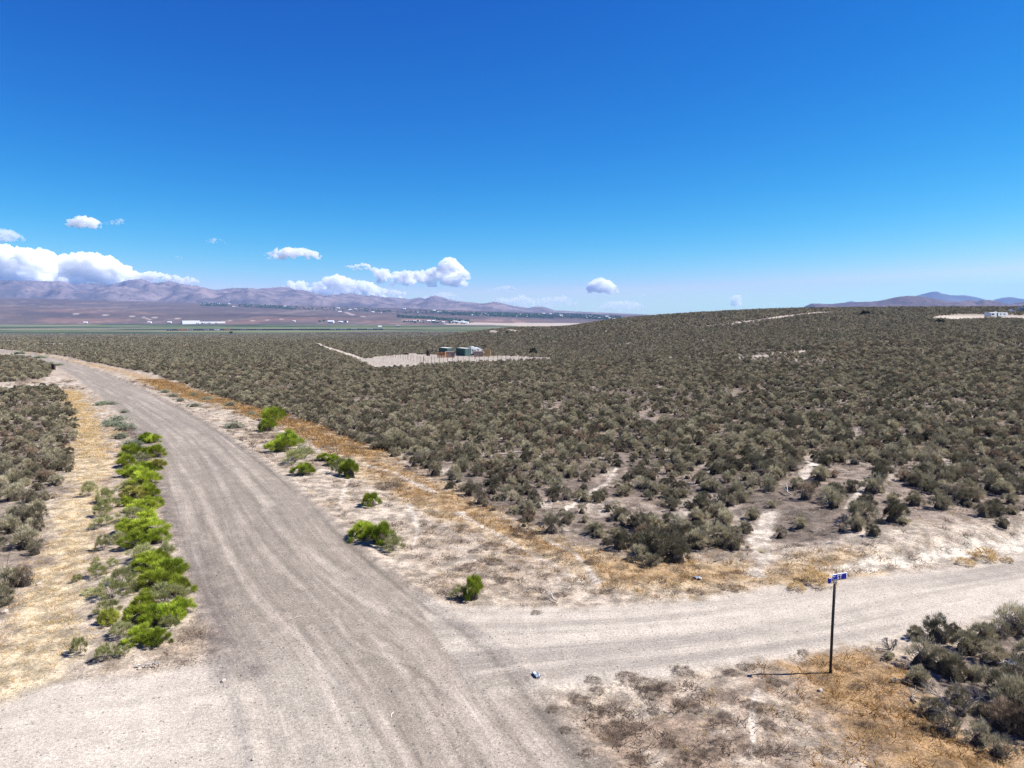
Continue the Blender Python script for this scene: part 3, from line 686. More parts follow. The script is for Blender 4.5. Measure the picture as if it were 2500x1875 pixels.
# geometry-node scatter for what nobody could count
def scatter(name, meshes, pts, rz, scl, idx, **tags):
    src = bpy.data.collections.new(name + '_sources')
    for i, me in enumerate(meshes):
        o = bpy.data.objects.new('source_%02d' % i, me); src.objects.link(o)
    me = bpy.data.meshes.new(name); n = len(pts); me.vertices.add(n); me.vertices.foreach_set('co', np.asarray(pts, float).ravel())
    a = me.attributes.new('rz', 'FLOAT_VECTOR', 'POINT'); rr = np.zeros((n, 3)); rr[:, 2] = rz; a.data.foreach_set('vector', rr.ravel())
    a = me.attributes.new('sc', 'FLOAT_VECTOR', 'POINT'); a.data.foreach_set('vector', np.asarray(scl, float).ravel())
    a = me.attributes.new('ix', 'INT', 'POINT'); a.data.foreach_set('value', np.asarray(idx, np.int32))
    ng = bpy.data.node_groups.new(name, 'GeometryNodeTree')
    ng.interface.new_socket('Geometry', in_out='INPUT', socket_type='NodeSocketGeometry'); ng.interface.new_socket('Geometry', in_out='OUTPUT', socket_type='NodeSocketGeometry')
    N = ng.nodes.new; gi = N('NodeGroupInput'); go = N('NodeGroupOutput'); m2p = N('GeometryNodeMeshToPoints'); iop = N('GeometryNodeInstanceOnPoints')
    ci = N('GeometryNodeCollectionInfo'); ci.inputs['Collection'].default_value = src; ci.inputs['Separate Children'].default_value = True; ci.inputs['Reset Children'].default_value = True
    def attr(nm, ty): q = N('GeometryNodeInputNamedAttribute'); q.data_type = ty; q.inputs['Name'].default_value = nm; return q.outputs['Attribute']
    L = ng.links.new; L(gi.outputs[0], m2p.inputs[0]); L(m2p.outputs[0], iop.inputs['Points']); L(ci.outputs[0], iop.inputs['Instance'])
    iop.inputs['Pick Instance'].default_value = True
    L(attr('ix', 'INT'), iop.inputs['Instance Index']); L(attr('rz', 'FLOAT_VECTOR'), iop.inputs['Rotation']); L(attr('sc', 'FLOAT_VECTOR'), iop.inputs['Scale']); L(iop.outputs[0], go.inputs[0])
    o = bpy.data.objects.new(name, me); COL.objects.link(o)
    md = o.modifiers.new('scatter', 'NODES'); md.node_group = ng
    for k, v in tags.items(): o[k] = v
    return o

# ------------------------------------------------------------------ sagebrush
def jitter_grid(x0, x1, y0, y1, cell, rng):
    gx, gy = np.meshgrid(np.arange(x0, x1, cell), np.arange(y0, y1, cell)); gx = gx.ravel(); gy = gy.ravel()
    return gx + rng.uniform(-.55, .55, gx.shape) * cell, gy + rng.uniform(-.55, .55, gy.shape) * cell
def in_view(x, y, m=1.12): return (np.abs(x) < (y * .722 + 6) * m)
def avoid(x, y, r=.5):
    bad = np.zeros(x.shape, bool)
    for P, w in PATHS: bad |= dline(x, y, P)[0] < w * .75 + r * .3
    for P in (COMPOUND, RV_PAD): bad |= sdpoly(x, y, P) > -1.0 + 5.0 * fbm(x * .25, y * .25, 8, 2)
    s = surf(x, y); bad |= (s['main'] > -.5) | (s['side'] > -.5) | (s['left'] > -.6)
    return bad
def place_sage():
    g = np.random.default_rng(5)
    A = []
    for (y0, y1, cell, sc) in ((8, 130, .74, .78), (130, 320, .92, .9), (320, 640, 1.6, 1.4), (640, 1300, 4.2, 3.0), (1300, 2050, 7.5, 5.0)):
        w = .722 * y1 * 1.12 + 8
        x, y = jitter_grid(-w, w, y0, y1, cell, g); k = in_view(x, y); x, y = x[k], y[k]
        f = np.zeros(x.shape, bool)
        if y1 <= 650:
            for P in (LEFT_FIELD, LEFT_FIELD2, RIGHT_FIELD): f |= sdpoly(x, y, P) > .2
            f |= y > 395
            bare = fbm(x * .22 + 5, y * .22, 77, 4, .6)            # same clearings as the ground colour
            f &= ~((bare > .66) & (y < 140)) | (g.uniform(size=x.shape) < .3)
            f &= ~inpoly(x, y, BARE) | (g.uniform(size=x.shape) < .45)
            xx, yy = x.copy(), y.copy()
            keep = g.uniform(size=x.shape) < np.where(y < 42, .92, np.where(y < 80, .90, .87))
            keep &= g.uniform(size=x.shape) < np.clip(.6 + 1.5 * (fbm(x * .06, y * .06, 33, 3) - .32), np.where(y < 70, .72, .5), 1)
            f &= keep & ~avoid(x, y)
        else: f |= (g.uniform(size=x.shape) < .9) & (y < 1700 + 260 * sstep(-.45, -.12, x / y))
        x, y = x[f], y[f]
        size = sc * g.uniform(.5, 1.25, x.shape) * (.8 + .45 * fbm(x * .12, y * .12, 15))
        A.append(np.stack([x, y, size], 1))
    # the bushes at the street corner, placed one by one (pixel at foot, width in pixels)
    cor = []
    for px, py, w in ((2235,1560,60),(2290,1565,95),(2330,1550,50),(2255,1625,115),(2300,1640,90),(2245,1668,80),(2360,1595,90),(2400,1570,85),(2440,1560,75),(2420,1620,95),(2470,1545,100),(2500,1530,80),(2330,1655,85),(2380,1660,60),
                      (2440,1700,110),(2490,1690,130),(2480,1740,150),(2400,1745,60),(2340,1715,75),(2280,1750,80),(2310,1790,90),(2390,1815,85),(2440,1845,90),(2520,1800,140),(2520,1620,110),(2530,1560,100),(2450,1775,100),(2555,1700,120),(2170,1612,38),(2345,1745,60),
                      (65,1332,95),(30,1300,60),(85,1350,55),(20,1430,85),(60,1425,70),(10,1475,70),(90,1300,50),(1560,1370,80),(1600,1355,150),(1650,1375,120),(1700,1340,110),(1750,1330,130),(1790,1340,90),(1590,1385,70),(2445,1312,42),(2130,1330,55),(2100,1295,120)):
        x, y = ground_at(px, py); d = math.hypot(math.hypot(x, y), CAM_H); cor.append((x, y, w * .66 * d / FPX))
    A.append(np.array(cor)); cor_n = len(cor)
    P = np.concatenate(A); ncor0 = len(P) - cor_n
    # drop scattered ones that fall on hand-placed ones
    z = Hfull(P[:, 0], P[:, 1])
    px, py, dep = project(P[:, 0], P[:, 1], z)
    P = np.column_stack([P, z]); keepm = np.ones(len(P), bool)
    for cx, cy, cw in cor:
        d = np.hypot(P[:ncor0, 0] - cx, P[:ncor0, 1] - cy); keepm[:ncor0] &= d > cw * .45 + .15
    P = P[keepm]; px = px[keepm]; py = py[keepm]; dep = dep[keepm]
    vis = (px > -20) & (px < 2520) & (py < 1900); app = np.where(vis, P[:, 2] / dep, 0)
    order = np.argsort(-app); near = order[:300]
    return P, near, px, py
SP, NEAR, SPX, SPY = place_sage()
LAND = [((1870,1330),'the bare white wash'),((2250,1368),'the pale bank'),((1945,1130),'the bunch grass pair'),((2350,1083),'the bright footpath'),((1390,1163),'the white field litter'),
 ((1155,1468),'the lone green junction shrub'),((902,1236),'the single round green shrub'),((850,1168),'the green and grey shrub pair'),((1748,1032),'the round bunch grass clump'),((100,1560),'the near straw strip end'),
 ((95,1425),'the lower left rock'),((90,1255),'the tan left rock'),((210,1215),'the lone straw strip shrub'),((60,945),'the far left dirt track'),((2467,1622),'the corner litter'),((2330,1765),'the leafless dead bush'),
 ((2000,1240),'the brown clearing'),((2028,1646),'the street sign'),((1600,1400),'the rust grass bend'),((1240,1290),'the wide brown verge tuft'),((1310,1655),'the plastic litter'),((2112,1212),'the white trail rock')]
ORD = 'first second third fourth fifth sixth seventh eighth ninth tenth eleventh twelfth thirteenth fourteenth fifteenth sixteenth seventeenth eighteenth nineteenth twentieth'.split()
def ordinal(k): return ORD[k] if k < 20 else ('twenty-' if k < 29 else 'thirty-' if k < 39 else 'forty-' if k < 49 else 'fifty-') + ORD[(k - 20) % 10] if (k + 1) % 10 else ['thirtieth', 'fortieth', 'fiftieth', 'sixtieth'][(k - 29) // 10]
def place_labels(P, land=LAND, far=1.0):
    """P: pixel positions -> 'second behind the white wash' for each, ranked by nearness to its landmark"""
    L = W([l[0] for l in land]); out = [None] * len(P); bins = {}
    for i, (x, y) in enumerate(P):
        d = np.hypot(L[:, 0] - x, L[:, 1] - y); k = int(np.argmin(d)); dx = x - L[k, 0]; dy = y - L[k, 1]
        q = int(((math.degrees(math.atan2(dy, dx)) + 22.5) % 360) // 45)
        bins.setdefault((k, q), []).append((d[k], i))
    DIR = ['to the right of', 'behind and right of', 'straight behind', 'behind and left of', 'to the left of', 'ahead and left of', 'straight in front of', 'ahead and right of']
    for (k, q), v in bins.items():
        for r_, (_, i) in enumerate(sorted(v)): out[i] = f"{ordinal(r_)} {DIR[q]} {land[k][1]}"
    return out
def sage_group(px, py):
    if px < 230: return 'sagebrush left of the grass strip'
    if py > 1500: return 'sagebrush on the corner lot by the sign'
    if px < 1350: return 'sagebrush along the rust grass band'
    if px < 1860 and py > 1240: return 'sagebrush thicket left of the white wash'
    if py > 1180: return 'sagebrush above the pale bank'
    return 'sagebrush in the open field'
SAGE_LB = place_labels([(SP[i][0], SP[i][1]) for i in NEAR])
g = np.random.default_rng(77)
for q, i in enumerate(NEAR):
    x, y, w, z = SP[i]; nm, gp = 'sagebrush', sage_group(SPX[i], SPY[i]); lb = f"{'small' if w < .8 else ('broad' if w > 1.15 else 'medium')} grey sagebrush, {SAGE_LB[q]}"
    hh = w * g.uniform(.85, 1.15)
    copy_bush(SAGE_NEAR[q % 7], nm, (x, y, z - .03), (w * g.uniform(.92, 1.1), w * g.uniform(.92, 1.1), hh), g.uniform(0, 6.28), lb, 'sagebrush', gp, ('foliage', 'branches', 'twigs'))
rest = np.setdiff1d(np.arange(len(SP)), NEAR)
for lo, hi, kit, nm in ((0, 75, [k[0] for k in SAGE_NEAR], None), ):
    pass
def sage_stuff(name, mask, kit):
    P = SP[rest][mask]; n = len(P); w = P[:, 2:3]
    scl = np.concatenate([w * g.uniform(.9, 1.12, (n, 1)), w * g.uniform(.9, 1.12, (n, 1)), np.minimum(w, 2.0) * g.uniform(.8, 1.15, (n, 1))], 1)
    co = P[:, [0, 1, 3]].copy(); co[:, 2] -= .03
    scatter(name, kit, co, g.uniform(0, 6.28, n), scl, g.integers(0, len(kit), n), kind='stuff')
yy = SP[rest][:, 1]
near_joined = []
for k in range(6):
    f_, b_, c_ = SAGE_NEAR[k]
    T = np.array([v.co[:] for v in f_.vertices]).reshape(-1, 3, 3); tv = np.zeros(len(f_.vertices)); f_.attributes['tone'].data.foreach_get('value', tv); TONE[0] = tv; near_joined.append(set_tone(join_tris(c_, T, 'sagebrush_clump', [M_SAGE, M_SAGE_CORE]), len(c_.vertices)))
sage_stuff('sagebrush_scrub', yy < 62, near_joined)
sage_stuff('sagebrush_scrub', (yy >= 62) & (yy < 170), SAGE_MID)
sage_stuff('sagebrush_scrub', yy >= 170, SAGE_FAR)

# ------------------------------------------------------------------ roadside shrubs, one by one: (pixel x, pixel y of the foot, width px, height px, kind)
def shrub(px, py, wpx, hpx, kind, label, group, cat='shrub', rng=random):
    x, y = ground_at(px, py); d = math.hypot(math.hypot(x, y), CAM_H); w = wpx * d / FPX; dep = math.atan2(CAM_H, math.hypot(x, y))
    h = max(.18, (hpx * d / FPX - w * .5 * math.sin(dep)) / math.cos(dep) / .72)
    y += w * .32; z = Hfull(x, y)
    kit = {'g': GREEN, 'p': PALE, 'b': BLUE, 'd': DRY}[kind][rng.randrange(5)]
    nm = {'g': 'rabbitbrush', 'p': 'rabbitbrush', 'b': 'roadside_shrub', 'd': 'dry_shrub'}[kind]
    return copy_bush(kit, nm, (x, y, z - .02), (w * 1.05, w * .98, h), rng.uniform(0, 6.28), label, cat, group, ('foliage' if kind != 'd' else 'twigs', 'stems', 'twigs'))
GL = 'green shrubs in the row left of the gravel road'; GR = 'green shrubs on the right verge of the gravel road'
left_green = [  # far end first
 (352,1083,36,26,'far tip of the row'),(368,1083,32,24,''),(310,1112,52,32,''),(368,1118,52,34,''),(335,1128,46,26,''),(300,1140,44,30,''),(375,1148,46,28,''),(345,1155,52,28,''),(312,1168,52,34,''),
 (340,1190,62,40,''),(305,1195,44,30,''),(352,1215,50,36,''),(320,1222,52,36,''),(365,1240,44,30,''),(335,1255,56,36,''),(305,1240,30,26,''),(312,1280,52,38,''),(350,1285,50,36,''),
 (300,1310,52,38,''),(345,1318,76,46,''),(320,1345,60,42,''),(370,1335,50,40,''),(335,1385,66,44,''),(350,1410,74,50,''),(380,1385,44,36,''),
 (400,1425,84,62,''),(365,1450,70,52,''),(425,1460,62,52,''),(390,1490,80,56,''),(345,1500,52,44,''),(430,1510,54,46,''),(330,1535,58,50,''),(375,1540,70,56,''),(415,1535,50,46,''),
 (290,1575,52,42,''),(330,1585,62,46,''),(370,1590,56,44,''),(255,1540,46,42,'')]
def row_place(py):
    if py < 1120: return 'at the far tip of the row left of the road'
    if py < 1200: return 'in the far third of the row left of the road'
    if py < 1320: return 'in the narrow middle of the row left of the road'
    if py < 1430: return 'just beyond the widest part of the row left of the road'
    if py < 1520: return 'in the widest part of the row left of the road'
    return 'at the near end of the row left of the road'
for i, (px, py, w, h, _) in enumerate(left_green):
    side = 'on the road side' if px > 345 else 'on the grass side'
    sz = 'big' if w > 65 else ('small' if w < 45 else 'medium')
    rank = ordinal(sorted(left_green, key=lambda q: -q[1]).index(left_green[i]))
    shrub(px, py, w * 1.0, h * .92, 'p' if i % 6 == 4 else 'g', f'{sz} {"dull" if i % 6 == 4 else "bright"} green shrub, {rank} from the near end of the roadside row', GL)
for px, py, w, h, lb in ((210,1215,32,34,'thin olive shrub standing alone on the straw strip'),(250,1232,40,40,'olive shrub left of the green row by its narrow middle'),(262,1250,40,32,'low olive shrub touching the narrow middle of the row'),
    (240,1268,34,36,'olive shrub with a pale one behind it, left of the row'),(240,1292,46,30,'flat olive shrub left of the row, dark shadow on its left'),(245,1345,36,36,'round olive green shrub alone on the pale dirt strip'),(285,1330,34,28,'olive shrub at the left flank of the row'),
    (228,1420,44,34,'pale olive shrub, third from the near end of the loose line'),(262,1478,60,50,'broad olive shrub left of the widest green shrubs'),(215,1465,50,14,'low spreading olive shrub west of the widest shrubs'),(290,1440,44,44,'tall greyish shrub against the widest green shrubs'),
    (310,1460,42,36,'olive shrub tucked into the left flank of the row'),(255,1515,52,36,'olive shrub near the end of the row, on pale dirt'),(185,1612,34,42,'upright grey-green shrub apart from the row near the pale junction'),(250,1625,42,38,'green tuft at the very near end of the row'),(295,1615,28,24,'small green tuft at the near tip of the row'),
    (402,1375,40,44,'grey-green shrub leaning toward the road from the row'),(268,1395,30,22,'small grey shrub between the row and a pale olive shrub'),(232,1378,16,16,'tiny sprig beside the grass strip'),(183,1425,22,18,'little dry sprig on the straw strip'),(405,1550,36,34,'pale shrub at the near right end of the row')):
    shrub(px, py, w, h, 'p', lb, 'loose olive shrubs beside the green row')
for px, py, w, h, lb, kd in ((650,1012,30,16,'green shrub nearest the grey one, far right verge','g'),(672,1022,40,26,'green shrub second from the far end of the right verge','g'),(655,1028,46,28,'green shrub tucked under the far pair on the right verge','g'),(650,1052,40,30,'round green shrub beside a grey one','g'),
    (700,1090,56,38,'green shrub at the back of the right verge cluster','g'),(680,1105,62,36,'wide green shrub at the road side of the cluster','g'),(735,1125,56,34,'green and grey shrub low in the cluster','p'),(712,1135,50,36,'grey-brown shrub in front of the cluster','p'),(737,1165,52,30,'low green shrub at the near end of the cluster','g'),
    (788,1128,30,20,'small green shrub left of the pair on the sandy verge','g'),(812,1140,36,26,'green shrub joined to the pair on the sandy verge','g'),(850,1168,46,48,'full green shrub with grey twigs on the sandy verge','g'),(828,1162,44,40,'grey bare-twigged shrub beside the full green one','p'),
    (902,1236,44,36,'single round green shrub alone on the sandy verge','g'),(880,1320,66,44,'left lobe of big green shrub at the road edge','g'),(925,1335,72,58,'tall middle shrub of the big green clump at the road edge','g'),(955,1348,56,44,'grey-green right shrub of the big clump at the road edge','p'),
    (1155,1468,44,56,'bright green shrub standing alone near the junction','g'),(1118,1464,36,34,'small dull green shrub left of the lone green one','p')):
    shrub(px, py, w, h * 1.05, kd, lb, GR)
for px, py, w, h, lb in ((247,985,30,12,'grey-green shrub near the far end of the left verge row'),(265,986,26,12,'pale shrub on the far left verge'),(240,987,30,12,'small sage shrub by the far grass strip'),(258,1030,26,14,'grey shrub left of two green tufts'),(266,1037,30,18,'blue-green shrub with a green tuft behind'),
    (282,1025,36,20,'blue-green shrub by the road edge, far left verge'),(262,1035,28,18,'grey mound on the left verge'),(300,1048,46,24,'wide blue-grey mound at the left road edge'),(288,1070,34,22,'round blue-green mound beyond the green row'),(312,1088,52,28,'blue-grey mound touching the far tip of the green row'),(285,1038,30,20,'pale mound beside the wide blue-grey one'),
    (300,1006,18,12,'small dark shrub at the left road edge'),(565,1044,42,24,'grey-green mound alone on the right verge'),(470,991,32,14,'grey mound on the right verge by the bend'),(400,956,24,12,'grey shrub far up the right verge'),(418,966,26,13,'dull green mound on the right verge'),(437,978,18,14,'tan shrub on the right verge'),
    (470,963,20,12,'olive shrub near the rust band, far verge'),(500,975,28,12,'grey-green shrub near the rust band'),(560,990,26,16,'round grey shrub close to the rust band'),(613,1010,20,14,'small grey shrub in the rust band'),(630,1016,14,10,'tiny grey shrub in the rust band'),(640,1035,24,22,'grey shrub beside the far green pair'),(665,1010,16,14,'pale shrub behind the far green pair'),
    (732,1098,26,20,'grey shrub right of the cluster'),(750,1106,22,14,'tan shrub right of the cluster'),(40,862,26,10,'green-grey shrub beside the far road'),(90,872,30,9,'low shrub beside the far bend'),(115,888,22,10,'shrub at the far inner bend'),(140,890,20,8,'dark shrub at the edge of the far bend')):
    shrub(px, py + 3, w, h, 'b', lb, 'grey-green mounds on the road verges')
# dry brown shrubs on the verges and the corner lot
rr = random.Random(9)
dry_spots = [(1280,1310,70),(945,1195,70),(1000,1150,40),(860,1190,30),(1260,1345,50),(1150,1380,40),(1210,1375,44),(1370,1455,34),(1480,1448,30),(1330,1465,30),(1700,1452,36),(1790,1445,50),(1160,1345,30),(1195,1335,50),(1230,1420,40),(1310,1500,26),(1440,1375,30),(1130,1290,30),
  (1670,1650,52),(1570,1680,60),(1530,1662,50),(1450,1668,40),(1460,1692,34),(1590,1705,60),(1630,1695,46),(1500,1740,60),(1460,1745,56),(1415,1720,50),(1520,1800,80),(1490,1815,60),(1690,1735,60),(1570,1785,40),(1640,1830,44),(1775,1775,50),(1765,1835,46),(1740,1860,50),(1830,1738,36),(1850,1750,40),(1900,1680,38),(1880,1790,40),
  (1840,1855,44),(1870,1858,38),(1700,1870,50),(1560,1862,44),(1440,1850,36),(1380,1790,30),(1350,1740,30),(1900,1850,44),(1940,1720,28),(2150,1715,26),(2100,1690,30),(2060,1640,34),(2030,1860,40),(2120,1790,30),(1600,1745,34),(1830,1640,44),(1790,1655,40),(1965,1600,30)]
DRY_LB = place_labels([ground_at(a, b) for a, b, c in dry_spots])
for q, (px, py, w) in enumerate(dry_spots):
    if py > 1590: lb = ('broad ' if w >= 50 else 'small ') + 'dry brown twiggy shrub, ' + DRY_LB[q]; gp = 'dry shrubs on the corner lot'
    else: lb = ('broad ' if w >= 44 else 'small ') + 'dry brown shrub, ' + DRY_LB[q]; gp = 'dry shrubs on the sandy verge'
    shrub(px, py, w, w * .5, 'd', lb, gp, 'shrub', rr)

# ------------------------------------------------------------------ dry grass, fallen twigs, gravel (uncountable)
TUFT = []
for k, mt in enumerate((M_GRASSY, M_GRASSY, M_GRASSO, M_GRASSO, M_DRYB, M_DRYB)):
    g2 = np.random.default_rng(600 + k); n = 34
    P = np.column_stack([g2.normal(size=(n, 2)) * .09, np.zeros(n)]); D = unit(np.column_stack([g2.normal(size=(n, 2)) * .75 + P[:, :2] * 4, g2.uniform(.35, 1.2, n)]))
    TUFT.append(tris_mesh('grass_tuft', blades(P, D, .14 if mt is not M_GRASSY else .12, .012, g2), mt))
def grass():
    g3 = np.random.default_rng(31); out = []
    x, y = jitter_grid(-75, 55, 9, 110, .30, g3); k = in_view(x, y, 1.05); x, y = x[k], y[k]
    s = surf(x, y); ok = (s['main'] < -.25) & (s['side'] < -.1) & (s['left'] < -.2)
    x, y = x[ok], y[ok]
    n1 = fbm(x * .35, y * .35, 21, 5, .6); n2 = fbm(x * 1.7, y * 1.7, 31, 4, .65)
    dy = dline(x, y, YELLOW)[0]; do = dline(x, y, ORANGE)[0]; do2 = dline(x, y, ORANGE2)[0]
    fld = np.maximum(np.maximum(sdpoly(x, y, LEFT_FIELD), sdpoly(x, y, RIGHT_FIELD)), sdpoly(x, y, CORNER_FIELD))
    u = g3.uniform(size=x.shape)
    pY = sstep(1.8, .5, dy + (n1 - .5) * 2) * .85; pO = sstep(2.8, .5, do + (n1 - .5) * 2.6) * .85; pO2 = sstep(3.0, .5, do2 + (n1 - .5) * 3) * .9
    base = .06 + .5 * sstep(.42, .68, n1 * .5 + n2 * .5); base = np.where(fld > .5, base * .35, base)
    base = np.where((y < 60), base, base * .5)
    p = np.clip(np.maximum(np.maximum(pY, pO), np.maximum(pO2, base)), 0, 1)
    p = np.where(fld > .8, np.minimum(p, base), p)
    lot = inpoly(x, y, W([(1330,1700),(1650,1655),(2000,1600),(2200,1600),(2500,2100),(1500,2100)])); p = np.where(lot, np.maximum(p, .42), p)
    for P_, w in PATHS: p = np.where(dline(x, y, P_)[0] < w * .8, p * .1, p)
    k = u < p; x, y = x[k], y[k]; dy, do, do2, n1 = dy[k], do[k], do2[k], n1[k]
    kind = np.full(x.shape, 4) + g3.integers(0, 2, x.shape)
    m = (dy < 2.4) | (g3.uniform(size=x.shape) < .25); kind[m] = g3.integers(0, 2, m.sum())
    m = (np.minimum(do, do2) < 2.2) & (g3.uniform(size=x.shape) < .75); kind[m] = g3.integers(1, 4, m.sum())
    m = (do2 < 2.6) & (g3.uniform(size=x.shape) < .8); kind[m] = g3.integers(2, 4, m.sum())
    z = Hfull(x, y); n = len(x); sc = g3.uniform(.6, 1.6, (n, 1)) * np.array([1, 1, 1.0])
    sc *= np.where(y > 45, 1.5, 1.0)[:, None]; sc[(kind < 2)] *= .75
    scatter('dry_grass', TUFT, np.stack([x, y, z - .01], 1), g3.uniform(0, 6.28, n), sc, kind, kind='stuff')
grass()
M_STONE = leaf_mat('gravel_stone', (.10, .085, .078), (.24, .21, .19), (.5, .46, .42), .5, 0)
def stone_mesh(seed, sub=1):
    g4 = np.random.default_rng(seed); bm = bmesh.new(); bmesh.ops.create_icosphere(bm, subdivisions=sub, radius=1)
    for v in bm.verts: v.co = Vector((v.co.x * g4.uniform(.75, 1.2), v.co.y * g4.uniform(.6, 1.1), v.co.z * g4.uniform(.45, .75)))
    me = bpy.data.meshes.new('stone'); bm.to_mesh(me); bm.free(); me.materials.append(M_STONE); return me
STONES = [stone_mesh(s) for s in range(4)]
def gravel():
    g5 = np.random.default_rng(41)
    x, y = jitter_grid(-30, 45, 9, 60, .2, g5); k = in_view(x, y, 1.02); x, y = x[k], y[k]; s = surf(x, y)
    road = np.maximum(np.maximum(s['main'], s['side']), s['left'])
    dl = dline(x, y, LOOSE)[0]
    p = np.where(road > 0, .05, .05) + np.exp(-(dl / .5) ** 2) * 1.0 + np.exp(-((s['main'] + .1) / .3) ** 2) * .35
    p = np.where(s['main'] > 0, p + .06, p)
    k = g5.uniform(size=x.shape) < p; x, y = x[k], y[k]; n = len(x)
    sc = np.repeat(.008 + .022 * g5.uniform(size=(n, 1)) ** 3.0, 3, 1) * np.where(g5.uniform(size=(n, 1)) < .02, 1.9, 1)
    scatter('gravel', STONES, np.stack([x, y, Hfull(x, y) + .003], 1), g5.uniform(0, 6.28, n), sc, g5.integers(0, 4, n), kind='stuff')
gravel()
def twig_mesh(seed, mat, ln=.5):
    g6 = np.random.default_rng(seed); mb = MB(); p = Vector((0, 0, .02)); d = Vector((1, 0, .05)); pts = [p]
    for i in range(5):
        d = (d + Vector(g6.normal(size=3)) * .35); d.z = abs(d.z) * .3; d.normalize(); p = p + d * ln / 5; pts.append(p)
    mb.tube(pts, [.016, .015, .013, .010, .007, .003], 5)
    for q in (1, 2, 3):
        e = pts[q] + Vector(g6.normal(size=3)) * ln * .22; e.z = abs(e.z) + .02; mb.tube([pts[q], (pts[q] + e) * .5 + Vector((0, 0, .02)), e], [.009, .007, .002], 4)
    return mb.mesh('dead_branch', mat)
M_BONE = leaf_mat('bleached_wood', (.36, .32, .28), (.5, .46, .42), None, .3, 0)
TW = [twig_mesh(s, M_WOOD if s % 2 else M_BONE) for s in range(6)]
def twigs():
    g7 = np.random.default_rng(51); x, y = jitter_grid(-35, 60, 12, 75, .75, g7); k = in_view(x, y, 1.02); x, y = x[k], y[k]
    fld = np.maximum(np.maximum(sdpoly(x, y, LEFT_FIELD), sdpoly(x, y, RIGHT_FIELD)), sdpoly(x, y, CORNER_FIELD)); k = (fld > -.5) & (g7.uniform(size=x.shape) < .3); x, y = x[k], y[k]; n = len(x)
    scatter('fallen_twigs', TW, np.stack([x, y, Hfull(x, y)], 1), g7.uniform(0, 6.28, n), np.repeat(g7.uniform(.5, 1.3, (n, 1)), 3, 1), g7.integers(0, 6, n), kind='stuff')
twigs()
for px, py, s_, rz, lb in ((2175,1668,1.0,.6,'pale forked dead branch lying right of the sign post'),(2235,1722,1.0,1.9,'bleached dead branch below the corner sagebrush'),(2400,1622,1.3,-.4,'long bleached branch under the corner sagebrush'),(330,1632,.9,.2,'reddish dead twigs at the near end of the green row'),
                           (2015,1235,1.2,.3,'bleached branch pile in the clearing above the bank'),(1930,1225,1.4,2.0,'long grey branch lying in the clearing'),(2060,1310,1.0,.9,'dark twisted branch left of the pale bank'),(1360,1470,.8,2.6,'thin curved stick on the verge by the side road')):
    put('dead_branch', TW[int(px) % 6], at(px, py, .02), (0, 0, rz), (s_ * 1.6,) * 3, label=lb, category='branch')
# bare dead bush in the corner
def dead_bush(px, py, h, lb):
    g8 = np.random.default_rng(int(px)); mb = MB()
    def grow(p, d, l, r, n):
        q = p + d * l; mb.tube([p, (p + q) * .5 + Vector(g8.normal(size=3)) * l * .08, q], [r, r * .85, r * .65], 4)
        if n:
            for _ in range(3):
                e = (d + Vector(g8.normal(size=3)) * .55 + Vector((0, 0, .15))).normalized(); grow(q, e, l * .66, r * .6, n - 1)
    for a in range(3): grow(Vector((0, 0, -.05)), Vector((math.cos(a * 2.1) * .45, math.sin(a * 2.1) * .45, .9)).normalized(), h * .38, .022, 4)
    put('dead_bush', mb.mesh('dead_bush', M_WOOD), at(px, py), label=lb, category='bush')
dead_bush(2330, 1765, 1.1, 'leafless grey dead bush standing in the bottom right corner')
dead_bush(2175, 1590, .4, 'bare dark twigs reaching from the sagebrush toward the side road')
dead_bush(2310, 1150 + 90, .8, 'bare branching dead bush in the field above the bank')
dead_bush(2060, 1300, .6, 'low bare dead bush by the upper end of the pale bank')

# pale bunch grass clumps in the field
g9 = np.random.default_rng(88)
BUNCH = []
for k in range(2):
    n = 260; P = np.column_stack([g9.normal(size=(n, 2)) * .10, np.zeros(n)]); D = unit(np.column_stack([P[:, :2] * 7 + g9.normal(size=(n, 2)) * .25, np.ones(n)]))
    BUNCH.append(tris_mesh('bunch_grass', blades(P, D, .55, .012, g9), leaf_mat('pale_straw', (.50, .42, .29), (.62, .55, .42), None, .2, .3)))
for px, py, s_, lb in ((1930,1135,1.0,'pale bunch grass left of a darker tan one in the field'),(1962,1125,.9,'tan bunch grass clump right of the paler one'),(1748,1032,1.0,'round pale bunch grass clump far into the field'),(1722,1042,.8,'pale bunch grass just left of the round clump'),
                      (2350,1082,.9,'pale bunch grass beside the bright footpath'),(1860,1345,.5,'tiny pale bunch grass by the white wash'),(2290,1135,.9,'whitish bunch grass at the right of the field')):
    put('bunch_grass', BUNCH[px % 2], at(px, py), (0, 0, px), (s_,) * 3, label=lb, category='grass clump', group='pale bunch grass in the field')
for px, py, w, lb in ((1995,1425,70,'big straw yellow tumbleweed clump behind the street sign'),(1945,1440,40,'smaller straw weed clump left of the one behind the sign'),(2400,1365,60,'golden straw weed clump on the foot of the pale bank'),(2355,1378,40,'low golden weed clump left of the larger one at the bank'),(2460,1372,26,'small straw weed clump at the right end of the bank')):
    x, y, z = at(px, py); d = math.hypot(y, CAM_H) * 1.05; s_ = w * d / FPX
    o = empty('straw_weed', (x, y, z), 0, lb, 'weed', 'straw weed clumps along the side road'); o.scale = (s_, s_, s_ * .9)
    put('twigs', tris_mesh('straw_twigs', bush_leaves(np.random.default_rng(px), 16, 70, .5, .4, .13, .016, .3, .2, .9, .05), M_GRASSY), parent=o)

